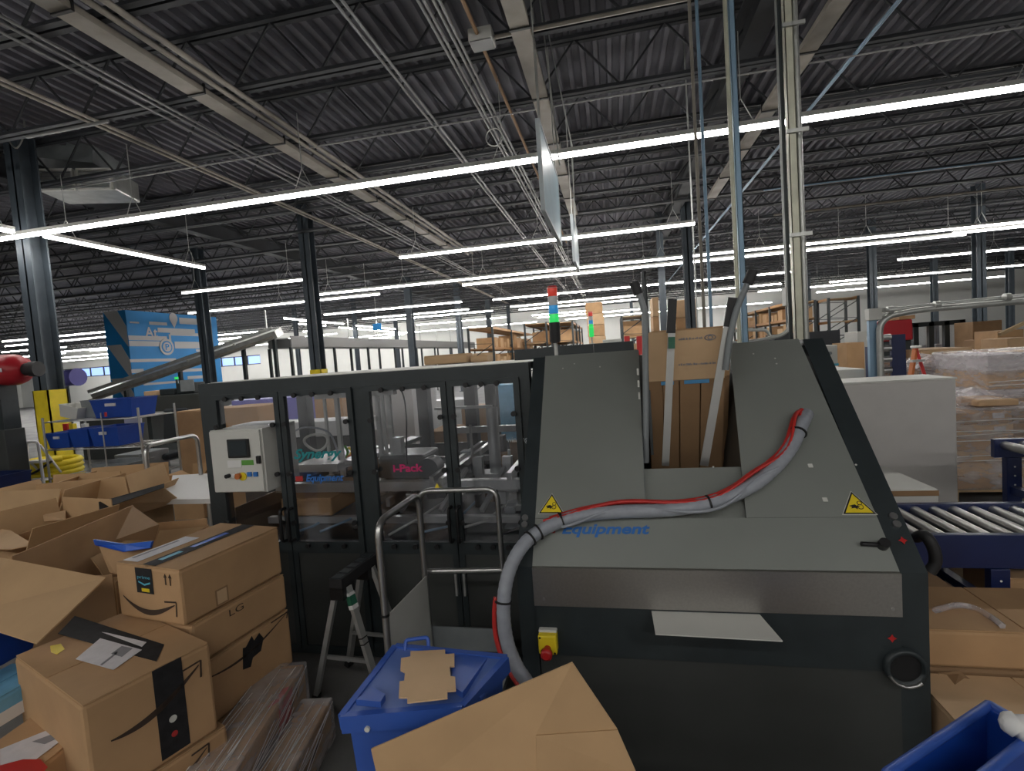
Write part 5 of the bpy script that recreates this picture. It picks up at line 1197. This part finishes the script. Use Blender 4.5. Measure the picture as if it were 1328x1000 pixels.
a_ = P(1162, 412, Y=Y+.2); b_ = P(1183, 412, Y=Y+.2); cart_ax('tan carton standing on the red machine top', a_.x, b_.x, Y+.1, Y+.5, a.z+.022, P(1170, 410, Y=Y+.2).z, 'card')

# ------------------------------------------------------------------ pallet racks far back
def rack(label, px, py, ztop, y0, y1, levels=3, W_=1.0, mm='rack_orange', bays=3, fill=.8, seed=0, side=1, group='cartons stored on the far racks'):
    """long rack running away from the camera; px,py = near top corner"""
    p = P(px, py, Z=ztop) if y0 is None else P(px, py, Y=y0)
    X = p.x; y0 = p.y if y0 is None else y0; rnd = random.Random(seed)
    t = thing('pallet_rack', label, 'rack', (X+side*W_/2, (y0+y1)/2, 0)); xa, xb = sorted((X, X+side*W_))
    n = bays
    for k in range(n+1):
        y = y0+(y1-y0)*k/n
        for x in (xa, xb): m = MB(); m.b2((x-.04, y-.04, 0), (x+.04, y+.04, ztop)); m.build('upright', 'frame_dark', t)
        m = MB(); z = .3
        while z < ztop-.7: m.bar((xa, y, z), (xb, y, z+.6), .03); m.bar((xb, y, z+.6), (xa, y, z+.65), .02); z += .65
        m.build('brace', 'frame_dark', t)
    for L in range(levels):
        z = ztop-.05-L*(ztop-.4)/levels
        m = MB(); m.b2((xa, y0, z-.05), (xa+.04, y1, z+.05)); m.b2((xb-.04, y0, z-.05), (xb, y1, z+.05)); m.build('beam', mm, t)
        m = MB(); m.b2((xa+.04, y0, z), (xb-.04, y1, z+.02)); m.build('shelf_board', 'wood', t)
        if L == 0: continue
        y = y0+.1; gap = (ztop-.4)/levels-.15
        while y < y1-.5:
            bw_ = rnd.uniform(.35, .7)
            for k in range(n+1):
                yk = y0+(y1-y0)*k/n
                if y < yk+.06 and y+bw_ > yk-.06: y = yk+.07
            if y+bw_ > y1-.06: break
            if rnd.random() < fill:
                h = rnd.uniform(.25, min(gap, .8)); m = MB(); x0_ = xa+.06+rnd.uniform(0, .1); m.b2((x0_, y, z+.022), (xb-.06, y+bw_, z+.022+h)); o = m.build('cardboard_box', rnd.choice(('card', 'card_light', 'card'))); tag(o, 'brown carton stored on the far pallet racks', 'box', group)
            y += bw_+rnd.uniform(.03, .25)
rack('pallet rack with cartons left of the signal tower, nearest of the far racks', 638, 423, 2.9, None, 31, 3, seed=1, side=-1)
rack('pallet rack with cartons directly left of the signal tower', 680, 420, 3.1, None, 31, 3, seed=2)
rack('pallet rack end with cartons directly right of the signal tower', 742, 416, 3.1, None, 31, 3, seed=3, side=-1)
rack('pallet rack with dark boards left of the hopper handle tube', 806, 410, 3.0, None, 24, 3, seed=4, side=1, W_=.9, mm='joist')
rack('long orange-beamed rack behind the posts, right of the carton hopper', 1020, 392, 3.0, None, 30, 4, seed=5, side=1, bays=4, fill=.9)
rack('pallet rack with cartons right of the thick post bundle', 1060, 390, 3.0, None, 21, 3, seed=6, side=1, bays=1)
rnd = random.Random(11)
for (x0, x1, y1, Y, n, lb) in ((846, 854, 385, 13, 6, 'tall pinkish carton stack, left behind the hopper blanks'), (877, 905, 388, 14, 6, 'tall pinkish carton stack, right behind the hopper blanks'), (760, 782, 392, 16, 9, 'tall pale carton stack behind the second signal tower')):
    a, b = P(x0, 400, Y=Y), P(x1, 400, Y=Y); zt_ = P((x0+x1)/2, y1, Y=Y).z
    for k in range(n):
        m = MB(); j = rnd.uniform(-.03, .03); m.b2((a.x+j, Y, zt_*k/n), (b.x+j, Y+.8, zt_*(k+1)/n-.01), bev=.01); tag(m.build('cardboard_box', 'card_light' if k % 2 else 'card'), 'carton in the '+lb, 'box', lb)
# second signal tower, on a far machine
tp = P(768, 446, Y=6.4); t2 = thing('signal_tower', 'small distant signal tower with red, clear, blue and green lamps, behind the nearer tower', 'signal light', (tp.x, 6.4, tp.z))
tower((tp.x, 6.4, tp.z), 1.15, t2, basecol='green_lamp')
simplebox('far_cabinet', (tp.x-.6, 6.2, 0), (tp.x+.5, 6.9, tp.z-.001), 'frame_dark', 'dark machine under the small distant signal tower', 'machine')
a = P(782, 450, Y=7); b = P(806, 440, Y=7); simplebox('pale_panel', (a.x, 7, 0), (b.x, 7.1, b.z+.01), 'cream', 'pale low panel between the signal tower and the hopper', 'panel')
for px, lb in ((813, 'left of two red posts far behind the hopper handle'), (829, 'right of two red posts far behind the hopper handle')):
    c = P(px, 436, Y=11); simplebox('red_post', (c.x-.06, 11, 0), (c.x+.06, 11.1, c.z), 'red', lb, 'post')
# cartons lying on top of the glazed machine
for (x0, x1, y0, Y) in ((549, 606, 460, 4.0), (610, 632, 461, 4.0)):
    a = P(x0, 465, Y=Y); b = P(x1, 465, Y=Y); zt_ = P((x0+x1)/2, y0, Y=Y).z
    cart_ax(('long flat tan carton lying on the glazed machine, left one', 'short flat tan carton lying on the glazed machine, right one')[x0 > 600], a.x, b.x, Y, Y+.2, 1.622, max(zt_, 1.66), 'card_light', parts=True)

# ------------------------------------------------------------------ elevated conveyor
zc = 2.75
A = P(362, 440, Z=zc); far = P(608, 446, Z=zc); X = A.x
X2 = (A.x+far.x)/2
t = thing('elevated_conveyor', 'grey elevated conveyor running away behind the glazed machine, on dark legs', 'conveyor', (X, (A.y+far.y)/2, 0))
yA, yB_ = A.y, min(far.y, 36); m = MB(); 
m.bar((A.x, A.y, zc-.15), (far.x, far.y, zc-.15), .8, .30); m.build('bed', 'conduit_grey', t)
for s in (-1, 1): m = MB(); m.bar((A.x+s*.42, A.y, zc-.1), (far.x+s*.42, far.y, zc-.1), .04, .36); m.build('side_rail', 'conduit_grey', t)
n = 9
for k in range(n):
    q = V(A).lerp(far, k/(n-1.0)); 
    for s in (-.4, .4): m = MB(); m.b2((q.x+s-.04, q.y-.04, 0), (q.x+s+.04, q.y+.04, zc-.3)); m.build('leg', 'frame_dark', t)
    m = MB(); m.b2((q.x-.4, q.y-.03, 1.4), (q.x+.4, q.y+.03, 1.47)); m.build('brace', 'frame_dark', t)
    m = MB(); m.b2((q.x-.45, q.y-.02, zc), (q.x-.41, q.y+.02, zc+1.0)) ; m.build('hanger_rod', 'galv', t)
# inclined conveyor
Ai = P(362, 431, Z=2.95); Y = Ai.y; Bi = P(128, 512, Y=Y-1.2)
t = thing('inclined_conveyor', 'long grey inclined conveyor rising in front of the blue mural', 'conveyor', ((Ai.x+Bi.x)/2, Y, 0))
up_ = V((0, -.3, 1)).normalized()
m = MB(); m.bar(Bi, Ai, .6, .24, up=up_); m.build('bed', 'galv', t)
m = MB(); m.bar(Bi+V((0, -.33, -.16)), Ai+V((0, -.33, -.16)), .03, .06); m.build('lower_rail', 'beige_tray', t)
m = MB(); m.bar(Bi+V((0, -.33, .12)), Ai+V((0, -.33, .12)), .03, .10); m.build('side_guard', 'galv', t)
for k in (.15, .45, .62, .8, .97): c = Bi.lerp(Ai, k); m = MB(); m.b2((c.x-.05, c.y-.05, 0), (c.x+.05, c.y+.05, c.z-.1)); m.build('leg', 'frame_dark', t)
for k in (.55, .68, .8): c = Bi.lerp(Ai, k)+V((0, -.36, 0)); m = MB(); m.tube([c, c+V((0, -.06, 0))], .04, 8); m.build('bolt', 'cream', t)
# blue sign far
c = P(489, 424, Y=22); m = MB(); m.box(c, (.42, .04, .32)); tag(m.build('blue_sign', 'mural_blue'), 'small blue sign hung far back among the strip lights', 'sign'); m = MB(); m.bar(c+V((0, 0, .16)), (c.x, 22, 4.9), .015); tag(m.build('sign_cord', 'galv'), 'cord holding the small blue far sign', 'cord')

# ------------------------------------------------------------------ left middle distance
# yellow coiled hose round the left column foot
c = P(85, 632, d=7.3); t = thing('hose_coil', 'yellow coiled hose stacked around the foot of the left column', 'hose', (c.x, c.y, 0))
m = MB(); pts = []
for i in range(16*9): a = i*2*math.pi/16; pts.append((c.x+math.cos(a)*.30, c.y-.1+math.sin(a)*.26, .06+i*.0042)); 
m.tube(pts, .045, 7); m.build('coil', 'yellow', t)
m = MB(); m.tube(smooth_path([(c.x-.33, c.y-.38, .60), (c.x, c.y-.43, .50), (c.x+.34, c.y-.38, .66)]), .016, 6); m.build('strap', 'black', t)
# red tank
c = P(8, 480, d=6.0); t = thing('red_tank', 'rounded red tank with black end fitting at the left edge', 'tank', (c.x, c.y, 1.0))
e = P(34, 479, d=6.0); ax = (e-c).normalized(); m = MB(); R0 = .185; L0 = (e-c).length
m.tube([c-ax*.9, c-ax*.85, c+ax*(L0-.12), c+ax*(L0-.05), c+ax*L0], [.1, R0, R0, R0*.85, R0*.5], 24); m.build('shell', 'red_paint', t)
m = MB(); m.tube([e, e+ax*.05, e+ax*.06, e+ax*.15], [.075, .075, .09, .09], 16); m.build('end_fitting', 'rubber', t)
m = MB(); q = c+ax*(L0*.55)+V((0, -R0-.005, 0)); m.box(q, (.10, .006, .045)); m.build('label', 'paper', t)
m = MB(); m.b2((c.x-.25, c.y-.08, 1.2), (c.x-.02, c.y+.1, c.z-R0+.03)); m.build('saddle', 'frame_dark', t)
simplebox('dark_machine', (c.x-.9, c.y-.1, 0), (c.x+.0, c.y+.12, 1.2), 'panel_dark', 'dark machine housing below the red tank at the left edge', 'machine')
# purple duct
a = P(72, 492, Y=11); b = P(100, 489, Y=11); t = thing('purple_duct', 'purple round duct right of the left column, below the far windows', 'duct', (a.x, 11, 1.4)); m = MB(); m.tube([a, b], .22, 18); m.build('pipe', 'purple_duct', t)
m = MB(); m.tube([b, b+V((.04, 0, 0))], .24, 18); m.build('flange', 'purple_duct', t); m = MB(); m.b2((a.x+.2, 10.9, 0), (a.x+.3, 11.1, a.z-.2)); m.build('support', 'frame_dark', t)
# ladder
Y = 5.3; a = P(34, 573, Y=Y); b = P(49, 573, Y=Y); t = thing('white_ladder', 'small white tubular step ladder left of the yellow column guard', 'ladder', ((a.x+b.x)/2, Y, 0))
m = MB(); m.tube(roundpath([(a.x-.05, Y, .02), (a.x, Y, a.z), (b.x, Y, b.z), (b.x+.02, Y, .02)], .05), .018, 8); m.build('front_frame', 'white', t)
m = MB(); m.tube([(a.x+.01, Y+.02, a.z-.3), (a.x-.0, Y+.45, .02)], .015, 8); m.tube([(b.x, Y+.02, a.z-.05), (b.x+.03, Y+.45, .02)], .015, 8); m.build('rear_frame', 'white', t)
for k in range(4): z = a.z-.28-.25*k; m = MB(); m.b2((a.x-.03, Y-.02, z-.015), (b.x+.02, Y+.10, z+.015)); m.build('step', 'white', t)
# navy bin
a = P(-20, 612, Y=4.6); b = P(44, 640, Y=4.6); tote('navy blue plastic bin at the left edge beyond the carton heap', ((a.x+b.x)/2, 4.35), .0, b.x-a.x, .5, a.z, 'navy')
# wire shelf trolley with totes
Y = 4.9; x0 = P(57, 560, Y=Y).x; x1 = P(182, 560, Y=Y).x
t = thing('wire_trolley', 'chrome wire shelf trolley carrying blue totes, right of the left column', 'trolley', ((x0+x1)/2, Y+.25, 0))
zs = [P(120, 545, Y=Y).z, P(120, 582, Y=Y).z, P(110, 620, Y=Y).z]
for x in (x0, x1):
    for y in (Y, Y+.5): m = MB(); m.tube([(x, y, .1), (x, y, zs[0]+(.12 if x == x1 else .06))], .013, 8); m.build('post', 'steel_bright', t); m = MB(); m.tube([(x-.02, y, .05), (x+.02, y, .05)], .05, 10); m.build('caster', 'rubber', t)
for z in zs:
    m = MB(); m.tube([(x0, Y, z), (x1, Y, z), (x1, Y+.5, z), (x0, Y+.5, z), (x0, Y, z)], .008, 6)
    for k in range(14): x = x0+(x1-x0)*(k+.5)/14; m.tube([(x, Y, z+.006), (x, Y+.5, z+.006)], .004, 4)
    m.build('wire_shelf', 'steel_bright', t)
c = P(137, 590, Y=Y-.02); m = MB(); m.tube([(c.x, Y-.02, .3), (c.x, Y-.02, P(137, 535, Y=Y).z)], .008, 6); m.build('center_rod', 'steel_bright', t)
m = MB(); c = P(137, 537, Y=Y-.03); m.tube([c-V((0, 0, .03)), c+V((0, 0, .02))], .014, 8); m.build('red_tip', 'red', t)
def tote_px(label, xa, xb, yt, z, dy, mm='blue_tote', lab=True, d=.36):
    a, b = P(xa, yt, Y=Y+dy), P(xb, yt, Y=Y+dy); tote(label, ((a.x+b.x)/2, Y+dy+d/2), 0, b.x-a.x, d, a.z-z-.012, mm, z=z+.012, lip=.012, sub=lab)
tote_px('blue tote alone on the top shelf of the wire trolley', 116, 170, 520, zs[0], .05)
tote_px('blue tote at the left on the middle shelf of the wire trolley', 58, 88, 563, zs[1], .05)
tote_px('blue tote in the middle of the middle trolley shelf', 88, 113, 558, zs[1], .06, lab=False)
tote_px('blue tote at the right on the middle shelf of the wire trolley', 114, 152, 556, zs[1], .05)
tote_px('clear grey tote on the lowest shelf of the wire trolley', 118, 166, 603, zs[2], .06, 'grey_plastic')
c = P(90, 520, Y=Y+.2); tote('white slatted crate tilted on the left of the trolley top shelf', (c.x, Y+.25), .1, .26, .22, .15, 'cream', z=zs[0]+.03, tilt=(.0, .25), lip=.01, name='white_crate', sub=False)
c = P(109, 525, Y=Y+.25); tote('grey tote behind the blue one on the trolley top shelf', (c.x+.04, Y+.36), 0, .22, .2, .22, 'grey_plastic', z=zs[0]+.01, lip=.01, name='grey_tote', sub=False)
for k, (px, mm, l) in enumerate(((82, 'red', 'small red box on the middle trolley shelf'), (90, 'yellow', 'small yellow box on the middle trolley shelf'), (106, 'cream', 'small white box on the middle trolley shelf'))):
    c = P(px, 550, Y=Y+.42); simplebox('small_box', (c.x-.03, Y+.43, zs[1]+.012), (c.x+.04, Y+.48, c.z), mm, l, 'box', .003)
c = P(168, 560, Y=Y+.5); m = MB(); m.poly([P(160, 535, Y=Y+.55), P(180, 533, Y=Y+.55), P(182, 575, Y=Y+.55), P(164, 575, Y=Y+.55)], .04); tag(m.build('plastic_bag', 'paper'), 'white plastic bag hanging behind the trolley right end', 'bag')
# dark printing line behind the trolley
Y2 = 8.2; a = P(178, 512, Y=Y2); b = P(262, 505, Y=Y2)
t = thing('dark_bench', 'dark machine bench with equipment under the inclined conveyor', 'machine', ((a.x+b.x)/2, Y2+.4, 0)); x0, x1 = a.x, b.x
m = MB(); m.b2((x0, Y2, a.z-.35), (x1, Y2+.8, a.z-.05), bev=.02); m.build('housing', 'panel_dark', t)
for x in (x0+.1, x1-.1): m = MB(); m.b2((x-.05, Y2+.1, 0), (x+.05, Y2+.7, a.z-.35)); m.build('leg', 'frame_dark', t)
m = MB(); m.b2((x0, Y2-.02, a.z-.38), (x1, Y2, a.z-.35)); m.build('rail', 'alu', t)
for px, w_, h_, mm in ((200, .3, .10, 'card_light'), (222, .35, .12, 'frame_dark'), (246, .4, .22, 'frame_dark')):
    c = P(px, 512, Y=Y2+.3); m = MB(); m.b2((c.x-w_/2, Y2+.2, a.z-.05), (c.x+w_/2, Y2+.5, a.z-.05+h_), bev=.02); m.build('equipment', mm, t)
c = P(229, 492, Y=Y2+.3); m = MB(); m.tube([(c.x, Y2+.3, a.z), (c.x, Y2+.3, c.z)], .02, 8); o = m.build('lamp_stem', 'frame_dark', t); m = MB(); m.tube([(c.x, Y2+.3, c.z), (c.x, Y2+.3, c.z+.05)], .035, 10); m.build('green_lamp', 'green_lamp', o)
m = MB(); c = P(243, 500, Y=Y2+.15); m.box(c, (.3, .03, .22)); m.build('monitor', 'grey_plastic', t)
# office chair
c = P(207, 575, Y=6.4); t = thing('office_chair', 'black office chair between the wire trolley and the large brown carton', 'chair', (c.x, 6.5, 0))
zs_ = .5; m = MB(); m.box((c.x, 6.5, zs_), (.48, .46, .09), bev=.035); m.build('seat', 'dark_fabric', t)
m = MB(); m.box((c.x-.02, 6.75, zs_+.42), (.44, .08, .55), Rx(-.12), bev=.035); m.build('backrest', 'dark_fabric', t)
m = MB(); m.tube([(c.x, 6.5, .1), (c.x, 6.5, zs_-.04)], .03, 10); m.build('column', 'frame_dark', t)
for k in range(5):
    a_ = k*2*math.pi/5; m = MB(); m.bar((c.x, 6.5, .1), (c.x+math.cos(a_)*.28, 6.5+math.sin(a_)*.28, .075), .04, .03); lg = m.build('base_arm', 'frame_dark', t); m = MB(); m.tube([(c.x+math.cos(a_)*.28-.02, 6.5+math.sin(a_)*.28, .03), (c.x+math.cos(a_)*.28+.02, 6.5+math.sin(a_)*.28, .03)], .03, 10); m.build('caster', 'rubber', lg)
for s in (-1, 1): m = MB(); m.tube(roundpath([(c.x+s*.2, 6.5, zs_), (c.x+s*.27, 6.5, zs_+.05), (c.x+s*.27, 6.5, zs_+.2), (c.x+s*.27, 6.65, zs_+.22)], .04), .015, 8); m.build('armrest', 'frame_dark', t)
a = P(228, 534, Y=6.0); b = P(262, 534, Y=6.0); cart_ax('large brown carton standing left of the glazed machine', a.x, b.x+.25, 6.0, 6.6, 0, a.z, 'card')
# dark equipment behind the left side
a = P(100, 520, Y=9.0); simplebox('dark_machinery', (a.x, 9.0, 0), (a.x+1.6, 9.8, 1.25), 'panel_dark', 'dark machinery block behind the wire trolley', 'machine')
# second cart with white deck (left of the glazed machine)
Yc = 3.25
def cp(px, py, Y): return P(px, py, Y=Y)
dz = P(230, 620, Y=Yc).z
dq = [P(170, 649, Z=.78), P(275, 647, Z=.78), P(300, 612, Z=.78), P(215, 617, Z=.78)]
t = thing('deck_cart', 'white-decked cart with two silver hoop handrails, left of the glazed machine', 'cart', ((dq[0].x+dq[2].x)/2, (dq[0].y+dq[2].y)/2, 0))
m = MB(); m.poly([V((v.x, v.y, .78)) for v in dq], .035, (0, 0, -1)); m.build('deck', 'white', t)
for v in dq:
    k = V((v.x, v.y, 0)).lerp(V(((dq[0].x+dq[2].x)/2, (dq[0].y+dq[2].y)/2, 0)), .12); m = MB(); m.tube([k+V((0, 0, .74)), k+V((0, 0, .10))], .018, 8); m.build('leg', 'galv', t); m = MB(); m.tube([k+V((-.02, 0, .05)), k+V((.02, 0, .05))], .05, 12); m.build('caster', 'rubber', t)
Yh = dq[0].y+.25
a, b = P(189, 590, Y=Yh), P(250, 572, Y=Yh+.5)
zt_ = P(200, 578, Y=Yh).z
m = MB(); m.tube(roundpath([(a.x, Yh, .76), (a.x, Yh, zt_), (b.x, Yh+.55, zt_), (b.x, Yh+.55, .76)], .08), .018, 10); m.build('handrail', 'steel_bright', t)
e = P(263, 570, Y=Yh+.6); m = MB(); m.tube(roundpath([(b.x+.05, Yh+.6, .76), (b.x+.05, Yh+.6, zt_), (e.x+.25, Yh+.62, zt_), (e.x+.25, Yh+.62, .76)], .08), .018, 10); m.build('handrail', 'steel_bright', t)
c = P(235, 610, Y=4.9); open_box('small open carton with raised flaps behind the white-decked cart', (c.x, 5.1), .15, .36, .36, .45, (160, 120, 95, 150), .14, z=.0)
simplebox('grey_bin', (P(150, 610, Y=5.9).x, 5.9, 0), (P(182, 610, Y=5.9).x, 6.4, P(160, 590, Y=5.9).z), 'grey_plastic', 'grey bin on the floor behind the wire trolley', 'bin')

# ------------------------------------------------------------------ things seen through the glazed doors
def seen(name, x0, y0, x1, y1, Y, mm, label, cat, depth=.5, floor=True):
    a, b = P(x0, y0, Y=Y), P(x1, y1, Y=Y); simplebox(name, (a.x, Y, 0 if floor else b.z), (b.x, Y+depth, a.z), mm, label, cat, .008)
seen('cardboard_box', 280, 530, 345, 640, 5.2, 'card', 'brown carton seen through the first door above the control cabinet', 'box')
seen('cardboard_box', 345, 560, 388, 640, 5.3, 'card', 'brown carton seen through the second door at its left edge', 'box')
seen('machine_bar', 300, 520, 395, 530, 7.2, 'purple_duct', 'bluish machine bar seen through the first two doors', 'machine', floor=True)
seen('white_table', 300, 552, 470, 564, 4.75, 'white', 'long white table behind the glazed machine', 'table', 0.35, False)
a_ = P(310, 564, Y=4.8); b_ = P(465, 564, Y=4.8)
simplebox('table_base', (a_.x, 4.8, 0), (b_.x, 5.05, P(400, 564, Y=4.75).z-.03), 'panel_dark', 'dark base carrying the long white table behind the glazed machine', 'table base')
seen('cardboard_box', 405, 495, 455, 640, 6.6, 'card', 'brown pallet load seen through the second door, upper right', 'box', .9)
seen('cardboard_box', 470, 500, 545, 640, 6.2, 'cabinet_grey', 'pale machine housing seen through the third door', 'box', .9)
seen('cardboard_box', 555, 560, 600, 640, 5.0, 'card_dark', 'dark brown carton seen between third and fourth door', 'box')
seen('cardboard_box', 598, 530, 640, 640, 5.6, 'card_light', 'tan carton seen through the fourth door', 'box')
seen('blue_machine', 640, 500, 690, 545, 6.5, 'light_blue', 'bluish machine seen through the fourth door, upper right', 'machine')
seen('grey_machine', 560, 520, 610, 545, 7.5, 'alu', 'silver machine seen through the fourth door, upper left', 'machine')
cart_ax('brown carton lying inside the glazed machine below the control cabinet', -2.1, -1.75, 2.75, 3.3, .742, P(350, 645, Y=2.8).z, 'card')
